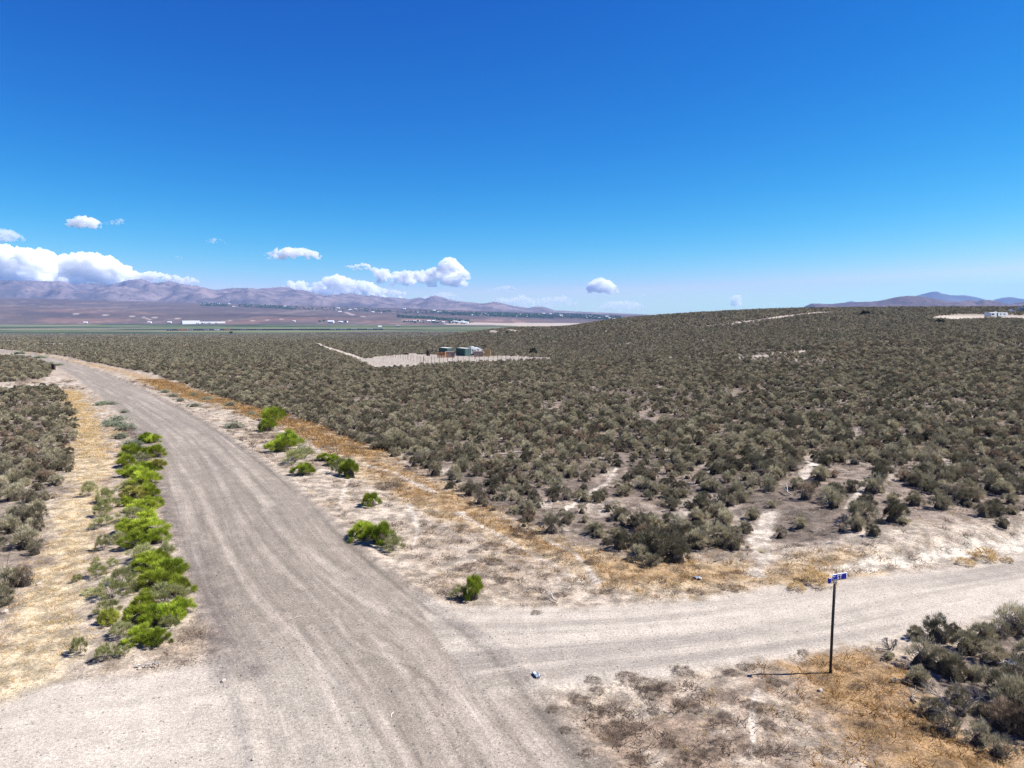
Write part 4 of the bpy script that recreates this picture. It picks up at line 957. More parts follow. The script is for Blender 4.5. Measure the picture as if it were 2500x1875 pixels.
# litter and rocks
M_WHITE = simple_mat('white_plastic', (.52, .55, .57), .5, 0, .1, 6)
M_PALEROCK = simple_mat('pale_rock', (.4, .34, .28), .9, 0, .3, 8, .5)
def crumple(seed, lx, ly, lz):
    g0 = np.random.default_rng(seed); bm = bmesh.new(); bmesh.ops.create_grid(bm, x_segments=7, y_segments=5, size=.5)
    for v in bm.verts: v.co = Vector((v.co.x * lx * g0.uniform(.75, 1.2), v.co.y * ly * g0.uniform(.7, 1.3), g0.uniform(0, 1) * lz))
    bmesh.ops.solidify(bm, geom=bm.faces[:], thickness=.004); me = bpy.data.meshes.new('sheet'); bm.to_mesh(me); bm.free(); me.materials.append(M_WHITE); return me
for px, py, lx, ly, rz, lb in ((1310,1655,.15,.26,.5,'crumpled pale plastic litter at the junction of the two roads'),(1703,1418,.3,.16,-.5,'white scrap of litter on the rust grass verge'),(1390,1163,.5,.3,.2,'white litter lying among the sagebrush'),(2467,1622,.25,.15,.1,'small white litter under the corner sagebrush')):
    put('litter_sheet', crumple(px, lx, ly, .08), at(px, py, .01), (0, 0, rz), label=lb, category='litter')
for px, py, s_, lb in ((14,1506,.13,'pale rock at the left edge below the sagebrush'),(95,1425,.09,'small pale rock beside the lower left sagebrush'),(545,1665,.07,'small grey rock on the pale dirt by the left road'),(90,1255,.16,'rounded tan rock among the left sagebrush'),(618,1940-80,.05,'small white stone at the bottom edge'),
                      (2002,1690,.07,'tan stone in the rust grass below the sign'),(1970,1152,.2,'white rock in the field behind the clearing'),(2010,1165,.2,'white boulder beside the clearing in the field'),(2112,1212,.2,'white rock on the narrow trail'),(1110,1550,.04,'white stone on the gravel road'),(340,1635,.06,'brown stone near the shrub row')):
    put('rock', STONES[px % 4].copy(), at(px, py, s_ * .3), (0, 0, px), (s_, s_, s_), label=lb, category='rock').data.materials[0] = M_PALEROCK
M_CARD = simple_mat('stick_wood', (.6, .52, .42), .8)
for px, py, rz, lb in ((1083,1589,.75,'pale straight stick lying on the gravel road'),(957,1752,1.5,'small curved pale stick on the gravel road nearer the camera'),(728,1512,.6,'tiny pale stick on the gravel road at the left')):
    put('stick', MB().tube([(-.11, 0, .012), (0, .01, .02), (.11, -.01, .012)], .008, 5).mesh('stick', M_CARD), at(px, py), (0, 0, rz), label=lb, category='stick')

# ------------------------------------------------------------------ street sign
M_POST = simple_mat('sign_post_steel', (.045, .042, .040), .5, .6, .3, 12)
M_BRACK = simple_mat('sign_bracket_steel', (.35, .35, .36), .45, .8, .2, 20)
def sign_mat():
    m, nt = new_mat('sign_blade_print'); t = NT(nt)
    uv = t.n('UVMap', uv_map='uv').outputs[0]; sp = t.n('SeparateXYZ'); t.set(sp.inputs[0], uv); u, v = sp.outputs[0], sp.outputs[1]
    e = t.math('MINIMUM', t.math('MINIMUM', u, t.math('SUBTRACT', 1, u)), t.math('MULTIPLY', t.math('MINIMUM', v, t.math('SUBTRACT', 1, v)), .24))
    border = t.math('LESS_THAN', e, .014)
    n = t.noise(uv, 7, 4, .7); c = t.mix(border, C(14, 22, 138), (.78, .79, .84))
    # scuffed, peeled print over the bent third
    band = t.math('MULTIPLY', t.ramp(u, .22, .27), t.ramp(u, .47, .40)); sc = t.ramp(t.math('ADD', n, t.math('MULTIPLY', v, .22)), .50, .60)
    c = t.mix(t.math('MULTIPLY', band, sc), c, t.mix(t.ramp(t.noise(uv, 22, 3), .4, .6), (.62, .64, .70), (.16, .17, .20)))
    t.out(c, .35, None, spec=.5); return m
M_SIGN = sign_mat()
M_LET = simple_mat('white_lettering', (.8, .82, .88), .4)
sx_, sy_, sz_ = at(2027, 1645)
def build_sign():
    root = empty('street_sign', (sx_, sy_, sz_), 0, 'blue street name sign with bent left end reading ST on a dark post', 'street sign')
    H = 2.36
    put('post', MB().tube([(0, 0, -.3), (0, 0, H * .5), (.012, .0, H)], .034, 12).mesh('post', M_POST, True), parent=root)
    rz = R(17)
    # blade: 0.74 long, 0.16 high; right part flat, left part bent
    nx, nz = 40, 6; V = []; uv = []
    L, Hh = .72, .165
    def P(u, v):
        s = (u - .5) * L
        yb = 0; zb = 0; xx = s
        if u < .36:
            k = (.36 - u) / .36; yb = -.10 * math.sin(k * 2.6) - .02 * k; zb = -.018 * k ** 1.3 + (.02 * math.sin(k * 9)) * (v - .5); xx = s + .07 * k * k
        yb += .012 * math.sin(u * 14) * (v - .5) * (1 if u < .55 else .2)
        return Vector((xx, yb, zb + (v - .5) * Hh * (1 - (.25 * (.36 - u) / .36 if u < .36 else 0))))
    F = []; T = .003
    for side in (0, 1):
        for i in range(nx + 1):
            for j in range(nz + 1): V.append(P(i / nx, j / nz) + Vector((0, T * side, 0))); uv.append((i / nx, j / nz))
    n1 = (nx + 1) * (nz + 1); q = lambda i, j, s: s * n1 + i * (nz + 1) + j
    for i in range(nx):
        for j in range(nz):
            F.append((q(i, j, 0), q(i + 1, j, 0), q(i + 1, j + 1, 0), q(i, j + 1, 0))); F.append((q(i, j, 1), q(i, j + 1, 1), q(i + 1, j + 1, 1), q(i + 1, j, 1)))
    for i in range(nx):
        F.append((q(i, 0, 0), q(i, 0, 1), q(i + 1, 0, 1), q(i + 1, 0, 0))); F.append((q(i, nz, 0), q(i + 1, nz, 0), q(i + 1, nz, 1), q(i, nz, 1)))
    for j in range(nz):
        F.append((q(0, j, 0), q(0, j + 1, 0), q(0, j + 1, 1), q(0, j, 1))); F.append((q(nx, j, 0), q(nx, j, 1), q(nx, j + 1, 1), q(nx, j + 1, 0)))
    me = mesh_from('blade', V, F, M_SIGN, True); ul = me.uv_layers.new(name='uv')
    for lp in me.loops: ul.data[lp.index].uv = uv[lp.vertex_index]
    blade = put('blade', me, (.01, 0, H + .04 + Hh / 2), (0, R(-1.5), rz), parent=root)
    put('bracket', MB().box((0, 0, 0), (.07, .07, .06)).box((0, 0, .045), (.11, .022, .05)).mesh('bracket', M_BRACK), (.012, 0, H), (0, 0, rz), parent=root)
    # lettering: ST, and scraps of the worn letters before it
    fc = bpy.data.curves.new('lettering', 'FONT'); fc.body = 'ST'; fc.size = .155; fc.extrude = .0012; fc.offset = .001; fc.space_character = 1.12; fc.align_x = 'LEFT'
    tmp = bpy.data.objects.new('tmp', fc); COL.objects.link(tmp); bpy.context.view_layer.update()
    tm = bpy.data.meshes.new_from_object(tmp); bpy.data.objects.remove(tmp); tm.materials.clear(); tm.materials.append(M_LET)
    put('lettering', tm, (.062, -.004, -.055), (R(90), 0, 0), (.85, 1, 1), parent=blade)
    mb = MB()
    for x_, z_, a, l, w in ((-.05, .03, .5, .06, .012), (-.02, .03, -.7, .045, .011), (.005, .038, .2, .025, .010)):
        mb.box((x_, -.003, z_), (l, .002, w), Matrix.Rotation(a, 3, 'Y'))
    put('lettering', mb.mesh('lettering', M_LET), parent=blade, label='worn scraps of white letters left of ST')
build_sign()

# ------------------------------------------------------------------ fenced yard with containers
M_CGREEN = simple_mat('container_green', (.035, .085, .062), .55, .2, .3, 2, .1, .3, True, (.05, .09, .07))
M_CDOOR_LIT = simple_mat('container_door_green_lit', (.09, .17, .15), .5, .2, .3, 2)  # same green made lighter, sunlight on the door end put into colour
M_CROOF = simple_mat('container_roof', (.62, .62, .58), .6, .1, .15, 1)
M_BAR = simple_mat('door_bar_galvanised', (.45, .47, .47), .4, .6, .1, 5)
M_CRATE = simple_mat('orange_crate_wood', (.72, .31, .09), .8, 0, .3, 3)
M_CRATEY = simple_mat('yellow_crate_wood', (.70, .44, .16), .8, 0, .3, 3)
M_DARK = simple_mat('rusty_iron_and_gap_shade', (.045, .026, .02), .8, .2, .5, 3)
M_PINK = simple_mat('weathered_plywood', (.30, .22, .18), .9, 0, .25, 2)
M_VAN = simple_mat('white_vehicle_paint', (.66, .67, .68), .35, 0, .06, 1, .02)
M_GLASS = simple_mat('dark_window_glass', (.02, .023, .028), .12, 0, .1, 1, .0, .6)
M_TYRE = simple_mat('black_rubber', (.02, .02, .02), .85)
M_FENCEP = simple_mat('fence_post_wood', (.16, .12, .09), .9, 0, .4, 4)
M_WIRE = simple_mat('fence_wire', (.20, .17, .15), .5, .6)
M_GREY = simple_mat('grey_metal', (.25, .25, .26), .5, .4)
YARD_Y = 240
def container(px, py, rz, label):
    x, y, z = at(px, py); root = empty('shipping_container', (x, y, z), rz, label, 'container', 'green shipping containers in the yard')
    L, Wd, Hh = 6.06, 2.44, 2.6
    mb = MB(); mb.box((0, 0, .09), (Wd, L, .18)); mb.box((0, L / 2 - .05, Hh / 2), (Wd, .1, Hh - .3))
    for s_ in (-1, 1):
        mb.box((s_ * (Wd / 2 - .05), 0, Hh - .1), (.12, L, .16))
        for e in (-1, 1): mb.box((s_ * (Wd / 2 - .06), e * (L / 2 - .06), Hh / 2), (.16, .16, Hh))
        n = 24
        for i in range(n): mb.box((s_ * (Wd / 2 - (.07 if i % 2 else .035)), -L / 2 + .2 + (i + .5) * (L - .4) / n, Hh / 2), (.03, (L - .4) / n + .01, Hh - .3))
    put('body', mb.mesh('body', M_CGREEN), parent=root)
    put('roof', MB().box((0, 0, Hh - .02), (Wd - .1, L - .1, .05)).mesh('roof', M_CROOF), parent=root)
    for s_ in (-1, 1):
        d = put('door', MB().box((s_ * Wd * .235, -L / 2 + .04, Hh / 2), (Wd * .45, .06, Hh - .34)).mesh('door', M_CDOOR_LIT), parent=root)
        for b in (-.28, .28): put('locking_bar', MB().tube([(s_ * Wd * .235 + b, -L / 2 - .03, .2), (s_ * Wd * .235 + b, -L / 2 - .03, Hh - .2)], .04, 6).mesh('bar', M_BAR), parent=d)
    return root
container(1089, 867, R(33), 'left green shipping container behind the orange crates in the yard')
container(1132, 868.5, R(33), 'right green shipping container with pale door bars by the white camper')
def crate_stack(px, py, cols, rows, mat, lb, rz=0):
    x, y, z = at(px, py); w = 1.25; h = .48; k = 0
    for c in range(cols):
        for r_ in range(rows):
            cx = (c - (cols - 1) / 2) * (w + .06)
            o = empty('slatted_crate', (x + cx * math.cos(rz), y + cx * math.sin(rz), z + r_ * h), rz, f"{lb.split(' in ')[0]}, {('bottom', 'second', 'third', 'fourth', 'top')[r_ if r_ < rows - 1 else 4]} in the {('left', 'right')[c]} column of the {'left' if mat is M_CRATE else 'right'} stacks", 'crate', lb)
            for q in range(2): put('slat', MB().box((0, -w / 2, .16 + q * .17), (w, .03, .115)).mesh('slat', mat), parent=o)
            for q in (-1, 1): put('side_panel', MB().box((q * (w / 2 - .02), 0, .22), (.03, w - .04, .36)).mesh('side_panel', mat), parent=o)
            put('gap_shade_posts', MB().box((-w / 2 + .06, -w / 2 + .05, .23), (.1, .06, .46)).box((w / 2 - .06, -w / 2 + .05, .23), (.1, .06, .46)).box((0, -w / 2 + .05, .23), (.08, .05, .46)).mesh('gap_shade_posts', M_DARK), parent=o)  # dark uprights stand in for the shaded gaps of the stack
            put('base', MB().box((0, 0, .03), (w, w, .05)).mesh('base', M_DARK), parent=o)
crate_stack(1078, 873.5, 2, 4, M_CRATE, 'orange slatted crate in the left stacks of the yard')
crate_stack(1188, 870.5, 2, 5, M_CRATEY, 'tan slatted crate in the right stacks of the yard')
for px, py, w, h, lb in ((1098, 873, 2.9, 1.85, 'weathered plywood bin right of the orange crates'), (1167, 871, 2.7, 1.75, 'weathered plywood bin in front of the white camper')):
    x, y, z = at(px, py); o = empty('plywood_bin', (x, y, z), R(6), lb, 'bin', 'weathered plywood bins')
    for q in (-1, 0, 1): put('panel', MB().box((q * w / 3, -.9, h / 2), (w / 3 - .02, .05, h)).mesh('panel', M_PINK), parent=o)
    for q in (-1, 1): put('panel', MB().box((q * (w / 2 - .03), 0, h / 2), (.05, 1.75, h)).mesh('panel', M_PINK), parent=o)
    put('post', MB().box((w / 2 + .03, -.92, h / 2), (.1, .1, h + .1)).mesh('post', M_FENCEP), parent=o)
    put('panel', MB().box((0, .9, h / 2), (w, .05, h)).mesh('panel', M_PINK), parent=o)
    put('lid', MB().box((0, 0, h + .03), (w + .1, 1.9, .05)).mesh('lid', M_PINK), parent=o)
# white camper truck
x, y, z = at(1160, 868.5); cp = empty('camper_truck', (x, y + 1.5, z), R(24), 'white camper truck parked between the green container and a plywood bin', 'camper')
put('body', MB().prism([(-1.9, .6), (1.9, .6), (1.9, 1.5), (1.6, 2.3), (.6, 2.75), (-.4, 2.5), (-.5, 2.95), (-1.9, 2.9)], -1.0, 1.0).mesh('body', M_VAN), parent=cp)
put('cab', MB().prism([(1.9, .55), (3.1, .6), (3.2, 1.2), (2.6, 1.5), (2.2, 2.1), (1.7, 2.15), (1.9, 1.4)], -.9, .9).mesh('cab', M_VAN), parent=cp)
for a, b, w, h in ((-1.35, 1.9, .55, .4), (-.5, 1.75, .4, .5), (.6, 1.9, .6, .35), (2.05, 1.7, .35, .3)): put('window', MB().box((a, -1.02, b), (w, .04, h)).mesh('window', M_GLASS), parent=cp)
put('door', MB().box((-1.2, -1.02, 1.2), (.5, .03, 1.1)).mesh('door', M_GREY), parent=cp)
for a in (-1.2, 2.4):
    for s_ in (-.95, .95): put('wheel', MB().tube([(a, s_ - .12, .4), (a, s_ + .12, .4)], .4, 14).mesh('wheel', M_TYRE), parent=cp)
put('roof_vent', MB().box((-1.1, 0, 3.0), (.7, .6, .2)).mesh('roof_vent', M_VAN), parent=cp)
# rusty tank with arm
x, y, z = at(1045.5, 868.5); tk = empty('upright_tank', (x, y, z), 0, 'dark rusty upright tank at the left of the yard', 'tank')
mb = MB(); mb.tube([(0, 0, 0), (0, 0, .1), (0, 0, 1.7), (0, 0, 1.95), (.02, 0, 2.05)], [.62, .64, .64, .5, .2], 14); put('drum', mb.mesh('drum', M_DARK, False), parent=tk)
put('hatch', MB().box((0, -.64, 1.1), (.4, .06, .6)).mesh('hatch', M_DARK), parent=tk)
put('feed_arm', MB().tube([(.6, 0, 1.0), (1.25, 0, 1.75), (1.6, 0, 2.1)], [.05, .06, .12], 6).mesh('feed_arm', M_DARK), parent=tk)
# dark heaps of scrap beyond the yard
for px, py, w, lb in ((991, 866, 1.9, 'low dark scrap heap at the far left of the yard'), (1026, 865.5, 2.0, 'dark scrap heap beside the rusty tank'), (1101, 888, 1.2, 'small dark trough by the yard fence')):
    x, y, z = at(px, py); gq = random.Random(px); mb = MB()
    for q in range(14): mb.box((gq.uniform(-w / 2, w / 2), gq.uniform(-.5, .5), .15 + gq.random() * .35), (gq.uniform(.3, .9), gq.uniform(.1, .5), gq.uniform(.1, .35)), Euler((gq.uniform(-.4, .4), gq.uniform(-.4, .4), gq.uniform(0, 3))).to_matrix())
    put('scrap_heap' if px != 1101 else 'trough', mb.mesh('scrap', M_DARK), (x, y, z), label=lb, category='scrap' if px != 1101 else 'trough')
# fence posts and wires
def fence(pts, hgt, thick_every, lb, brace=()):
    P = [at(a, b) for a, b in pts]; root = empty('wire_fence', P[0], 0, lb, 'fence'); O = Vector(P[0])
    for i, p in enumerate(P):
        r_ = .075 if i % thick_every == 0 else .04; q = Vector(p) - O
        put('post', MB().tube([(q.x, q.y, q.z - .2), (q.x + .02, q.y, q.z + hgt * (1.08 if r_ > .05 else 1))], r_, 6).mesh('post', M_FENCEP), parent=root)
    for k in brace:
        a = Vector(P[k]) - O; b = Vector(P[min(k + 1, len(P) - 1)]) - O
        put('brace', MB().tube([a + Vector((0, 0, hgt)), a * .4 + b * .6 + Vector((0, 0, .1))], .05, 5).mesh('brace', M_FENCEP), parent=root)
    for h in (.35, .8, 1.25, 1.65):
        put('wire', MB().tube([Vector(p) - O + Vector((0, 0, min(h, hgt - .1))) for p in P], .012, 3).mesh('wire', M_WIRE), parent=root)
fence([(1034,887),(1045,887.2),(1053,887),(1061,886.8),(1072.5,886.8),(1083,886.5),(1093,886.5),(1105,886),(1118,885.5),(1131,885.2),(1145,885),(1159,884.5),(1170,884.3),(1182,884),(1192,884),(1204,883.5),(1215,883.3),(1225,883),(1235,883),(1246,882.5),(1267,882.3),(1292,882),(1318,881.5),(1346,879.5),(1357,878)], 1.75, 2, 'long wire fence of thin posts along the near side of the yard', (0, 11, 19, 22))
fence([(1034,887),(1026,885.5),(1018,884),(1010,882.5),(1003,881),(996,879.6),(990,878.2),(984,877),(978,875.8),(972,874.6),(966,873.4),(960,872.4),(954,871.4),(948,870.6),(942,869.8),(936,869.2),(928,868.6)], 1.7, 5, 'picket line of thin posts running back along the left of the yard')
# post light with box
x, y, z = at(1105, 886); o = empty('yard_light', (x, y, z), 0, 'dark box light on a post above the yard fence', 'light')
put('pole', MB().tube([(0, 0, 0), (0, 0, 2.2)], .05, 6).mesh('pole', M_DARK), parent=o); put('lamp_box', MB().box((0, 0, 2.35), (.5, .3, .45)).mesh('lamp_box', M_DARK), parent=o); put('lamp_face', MB().box((0, -.16, 2.35), (.3, .02, .25)).mesh('lamp_face', M_GREY), parent=o)
x, y, z = at(1274, 871); o = empty('pole_flag', (x, y, z), 0, 'thin leaning pole with a small white top at the right of the yard', 'pole')
put('pole', MB().tube([(0, 0, 0), (-.25, 0, 1.8), (-.45, 0, 3.5)], [.05, .04, .03], 6).mesh('pole', M_PINK), parent=o); put('white_top', MB().box((-.3, 0, 3.3), (.16, .1, .5), Matrix.Rotation(-.3, 3, 'Y')).mesh('white_top', M_VAN), parent=o)
x, y, z = at(1230, 876); bm_ = stone_mesh(44, 2); bm_.materials[0] = M_PALEROCK
put('dirt_mound', bm_, (x, y, z - .1), scl=(1.2, .8, .7), label='small mound of pale dirt inside the yard', category='mound')

# junipers in the scrub
def juniper(px, py, wpx, hpx, lb, group=None, yadd=0):
    x, y, z = at(px, py); w = wpx * y / FPX; h = hpx * y / FPX; g0 = np.random.default_rng(int(px))
    o = empty('juniper_tree', (x, y, z), 0, lb, 'tree', group)
    T = bush_leaves(g0, 24, 30, w / 2, h * .8, w * .12, w * .07, .4, w * .16, .6, -.1); T[:, :, 2] += h * .2
    put('crown', tris_mesh('crown', T, M_DARKT), parent=o); put('trunk', branch_mesh('trunk', g0, 6, w * .3, h * .7, w * .03, M_SAGE_CORE, 1), parent=o)
juniper(1302, 864.5, 19, 17, 'dark round juniper standing just behind the right end of the yard')
juniper(2111, 769.5, 21, 10, 'dark flat juniper high on the right hillside')
juniper(2293.5, 789, 17, 11, 'dark round juniper below the pale pad of the trailer')
juniper(1238, 815, 8, 7, 'tiny dark juniper near the pale cut beyond the yard')
juniper(1349, 800, 6, 5, 'tiny juniper at the foot of the right hill')
juniper(564, 815, 9, 6, 'lone dark tree before the freight train')
juniper(1552, 788, 8, 5, 'small dark juniper on the left slope of the hill')

# ------------------------------------------------------------------ trailer home on the hill
def trailer():
    x, y, z = at(2432, 776); o = empty('fifth_wheel_trailer', (x, y, z), R(20), 'long white travel trailer parked on the pale pad at the right', 'trailer')
    L = 12.6 * y / 335; put('body', MB().prism([(-L / 2, .55), (L / 2 - 2.6, .55), (L / 2 - 2.3, 1.1), (L / 2, 1.15), (L / 2 - .25, 2.0), (L / 2 - 1.0, 2.55), (-L / 2, 2.6)], -1.2, 1.2).mesh('body', M_VAN), parent=o)
    put('stripe', MB().box((-.8, -1.21, .8), (L - 4, .03, .12)).mesh('stripe', M_GREY), parent=o)
    for a, w, h in ((-L / 2 + 1.5, 1.7, .75), (-L / 2 + 4.1, 1.2, .5), (L / 2 - 5.0, 1.0, .5), (L / 2 - 2.6, 1.4, .42)): put('window', MB().box((a, -1.215, 1.75), (w, .04, h)).mesh('window', M_GLASS), parent=o)
    put('door', MB().box((-.9, -1.22, 1.4), (.75, .04, 1.7)).mesh('door', M_GLASS), parent=o)
    put('slide_out', MB().box((-L / 2 + 2.0, -1.5, 1.6), (3.4, .6, 1.5)).mesh('slide_out', M_VAN), parent=o)
    put('window', MB().box((-L / 2 + 1.5, -1.815, 1.7), (1.7, .04, .7)).mesh('window', M_GLASS), parent=o)
    put('roof_unit', MB().box((-1, 0, 2.72), (1.0, .8, .28)).mesh('roof_unit', M_VAN), parent=o)
    for a in (-.2, .9): put('wheel', MB().tube([(a, -1.2, .38), (a, -.95, .38)], .38, 12).mesh('wheel', M_TYRE), parent=o)
    put('hitch_legs', MB().box((L / 2 - 1.6, -.8, .5), (.12, .12, 1.2)).box((L / 2 - 1.6, .8, .5), (.12, .12, 1.2)).mesh('hitch_legs', M_GREY), parent=o)
    x, y, z = at(2471, 762.5); o = empty('pickup_truck', (x, y, z), R(10), 'white pickup parked uphill behind the long trailer', 'truck')
    put('body', MB().prism([(-2.6, .5), (2.6, .5), (2.6, 1.1), (1.5, 1.2), (.9, 1.85), (-.9, 1.85), (-1.1, 1.2), (-2.6, 1.15)], -.95, .95).mesh('body', M_VAN), parent=o)
    put('window', MB().prism([(-.8, 1.25), (1.2, 1.25), (.8, 1.75), (-.75, 1.75)], -.98, -.96).mesh('window', M_GLASS), parent=o)
    for a in (-1.6, 1.6): put('wheel', MB().tube([(a, -1, .38), (a, -.8, .38)], .4, 12).mesh('wheel', M_TYRE), parent=o)
    x, y, z = at(2500, 762.5); o = empty('grey_shed', (x, y, z), R(4), 'low grey shed cut off by the right edge of the view', 'shed')
    put('wall', MB().box((0, 0, 1.2), (5, 3, 2.4)).mesh('wall', M_GREY), parent=o); put('roof', MB().prism([(-2.7, 2.4), (2.7, 2.4), (2.5, 2.8), (-2.5, 2.8)], -1.7, 1.7).mesh('roof', M_VAN), parent=o); put('door', MB().box((-.8, -1.52, 1), (1, .05, 2)).mesh('door', M_DARK), parent=o)
trailer()
# dark culvert box at the far side track
x, y, z = at(131, 903); put('culvert_box', MB().box((0, 0, .5), (.5, .5, 1.0)).box((0, 0, 1.03), (.6, .6, .06)).mesh('culvert_box', M_DARK), (x, y, z), label='dark upright utility box at the left field corner by the bend', category='utility box')

# ------------------------------------------------------------------ valley: factory, barns, freight train, town
M_FAC = simple_mat('white_factory_cladding', (.8, .8, .8), .6, 0, .05, .02)
M_BLK = simple_mat('dark_dock_door', (.03, .03, .035), .7)
xa, ya = ground_at(447, 784); xb, yb = ground_at(551, 786)
ya = yb = 3330; xa = (447 - 1250) / FPX * ya; xb = (551 - 1250) / FPX * ya; zf = float(H0((xa + xb) / 2, ya))
fo = empty('white_factory', ((xa + xb) / 2, ya, zf), R(36), 'long white factory building on the far slope above the green valley', 'factory')
Lf = 188.0
put('high_hall', MB().box((-Lf / 2 + Lf * .2, 0, 5), (Lf * .4, 36, 17)).mesh('high_hall', M_FAC), parent=fo)
put('low_hall', MB().box((Lf * .2 , -1, 3), (Lf * .6, 34, 12)).mesh('low_hall', M_FAC), parent=fo)
for k, fx in enumerate((.33, .37, .44, .465, .51, .565, .60, .635, .77, .80)): put('dock_door', MB().box((-Lf / 2 + Lf * fx, -18.4, 1.5), ((3.5, 2.5, 4, 5)[k % 4], .6, 4)).mesh('dock_door', M_BLK), parent=fo)
put('roof_edge', MB().box((0, -18.3, 8.5), (Lf, .5, .6)).mesh('roof_edge', M_FAC), (Lf * .2, 0, 0), scl=(.6, 1, 1), parent=fo)
# freight train on the valley floor
TR = [('orange', (.55, .17, .07)), ('grey', (.28, .30, .33)), ('dark', (.05, .05, .06)), ('white', (.7, .7, .7)), ('dark', (.04, .045, .05)), ('slate', (.12, .14, .18))]
TM = {n: simple_mat('railcar_' + n, c, .7, 0, .2, .3) for n, c in TR}
railw = simple_mat('rail_wheels', (.03, .03, .03), .8)
car_meshes = {}
for n in TM: car_meshes[n] = (MB().prism([(-1.4, 1.1), (1.4, 1.1), (1.4, 3.9), (1.0, 4.3), (-1.0, 4.3), (-1.4, 3.9)], -7.6, 7.6).mesh('car_body', TM[n]),)
bogie = MB().box((0, -5.5, .5), (1.8, 2.6, 1.0)).box((0, 5.5, .5), (1.8, 2.6, 1.0)).box((0, 0, .95), (1.0, 14, .3)).mesh('bogies', railw)
seq = ['slate', 'dark', 'orange', 'orange', 'grey', 'dark', 'dark', 'grey', 'dark', 'white', 'dark', 'orange', 'dark', 'dark', 'slate', 'dark', 'dark'] + [random.choice(['dark', 'dark', 'slate', 'dark', 'dark', 'grey']) for _ in range(24)]
for k, n in enumerate(seq):
    fx = k / (len(seq) - 1); px = 415 + fx * 515; Y = 2100 + fx * 130; X = (px - 1250) / FPX * Y
    o = empty('freight_car', (X, Y, float(H0(X, Y)) + .6), R(90), f"{n} freight car, {ordinal(k)} from the left end of the train", 'railcar', 'freight cars of the train in the valley')
    put('car_body', car_meshes[n][0], parent=o); put('bogies', bogie, parent=o)
# farm buildings and town houses
M_RF = [simple_mat('roof_' + str(k), c, .7, 0, .2, .3) for k, c in enumerate(((.6, .6, .6), (.25, .2, .18), (.12, .12, .13)))]
M_HW = [simple_mat('house_wall_' + str(k), c, .8, 0, .1, .3) for k, c in enumerate(((.75, .75, .74), (.55, .46, .36), (.7, .66, .6)))]
HOUSE = []
for k in range(3):
    HOUSE.append((MB().box((0, 0, 1.6), (14, 9, 3.2)).mesh('wall', M_HW[k]), MB().prism([(-5.2, 3.2), (5.2, 3.2), (0, 5.8)], -7.4, 7.4).mesh('roof', M_RF[k])))
def house(px, py, s_, k, lb, cat, group):
    x, y, z = at(px, py); o = empty('house' if cat == 'house' else 'barn', (x, y, z), random.uniform(-.4, .4), lb, cat, group); o.scale = (s_, s_, s_)
    put('wall', HOUSE[k][0], parent=o); put('roof', HOUSE[k][1], rot=(0, 0, R(90)), parent=o)
for px, py, s_, lb in ((209,789,1.2,'leftmost white barn at the far edge of the green fields'),(365,788.5,1.2,'white barn left of the factory in the green fields'),(414,788.5,1.2,'white barn below the factory, second of two'),(453,788.5,.8,'small white barn just below the factory'),(927,799,1.0,'white shed at the right end of the freight train'),
                       (972,797.5,1.1,'dark roofed shed right of the train'),(808,788,2.0,'large white barn in the farmyard'),(832,788,1.4,'white farm building right of the large barn'),(845,787,1.2,'white farm building at the end of the farmyard'),(718,785,1.0,'white farmhouse far across the green fields')):
    house(px, py, s_, 0 if px != 972 else 1, lb, 'barn', None)
rh = random.Random(4)
zones = [((980,784),(1150,790),22,'among the roofs left of the pale flat'),((490,741),(700,752),14,'in the hamlet above the factory'),((700,750),(1100,768),14,'scattered along the far slope'),((1150,763),(1400,777),30,'in the tree-filled town below the peaks'),((1400,768),(1500,781),10,'in the town beside the hill shoulder')]
for (x0, y0), (x1, y1), n, lb in zones:
    hs = []
    for q in range(n):
        fx = rh.random(); px = x0 + fx * (x1 - x0); py = y0 + (y1 - y0) * (.35 * fx + .65 * rh.random())
        hs.append((px, py))
    for q, (px, py) in enumerate(sorted(hs)): house(px, py, rh.uniform(1.0, 1.6), rh.choice((0, 0, 0, 1, 2)), f'small house {lb}, {ordinal(q)} from the left', 'house', 'houses ' + lb)
M_TTREE = leaf_mat('town_tree_leaves', (.018, .032, .016), (.035, .055, .026), None, .4, 0)
TT = []
for k in range(4):
    g0 = np.random.default_rng(700 + k); me = core_mesh('tree', g0, .5, .6, M_TTREE, 2)
    for v in me.vertices: v.co.z += .35
    TT.append(me)
pts = []; scs = []
def tzone(x0, y0, x1, y1, th, n, s0=7, s1=13):
    for _ in range(n):
        f = rh.random(); px = x0 + f * (x1 - x0); py = y0 + f * (y1 - y0) + rh.uniform(-th, th); x, y = ground_at(px, py)
        if y < 2400: continue
        pts.append((x, y, float(H0(x, y)) - .5)); s = rh.uniform(s0, s1); scs.append((s, s, s))
for a in ((490,744,555,746,3,110),(580,746,710,752,3.5,150),(655,747,720,756,2,60),(700,752,1100,765,4,160),(970,773,1145,785,2,330),(1000,775,1060,777,2,90),(1103,766,1300,772,4,500),(1200,768,1352,774,4.5,420),(1352,770,1516,778,5,480),(980,786,1150,790,2.5,40),(100,722,500,735,5,60),(1050,762,1110,766,1,60),(780,786,850,788,1,10)): tzone(*a)
scatter('town_trees', TT, pts, [rh.uniform(0, 6) for _ in pts], scs, [rh.randrange(4) for _ in pts], kind='stuff')
# lone field trees in the far flank of the valley
tp = [at(p, q) for p, q in ((712,789),(350,790),(800,787))]

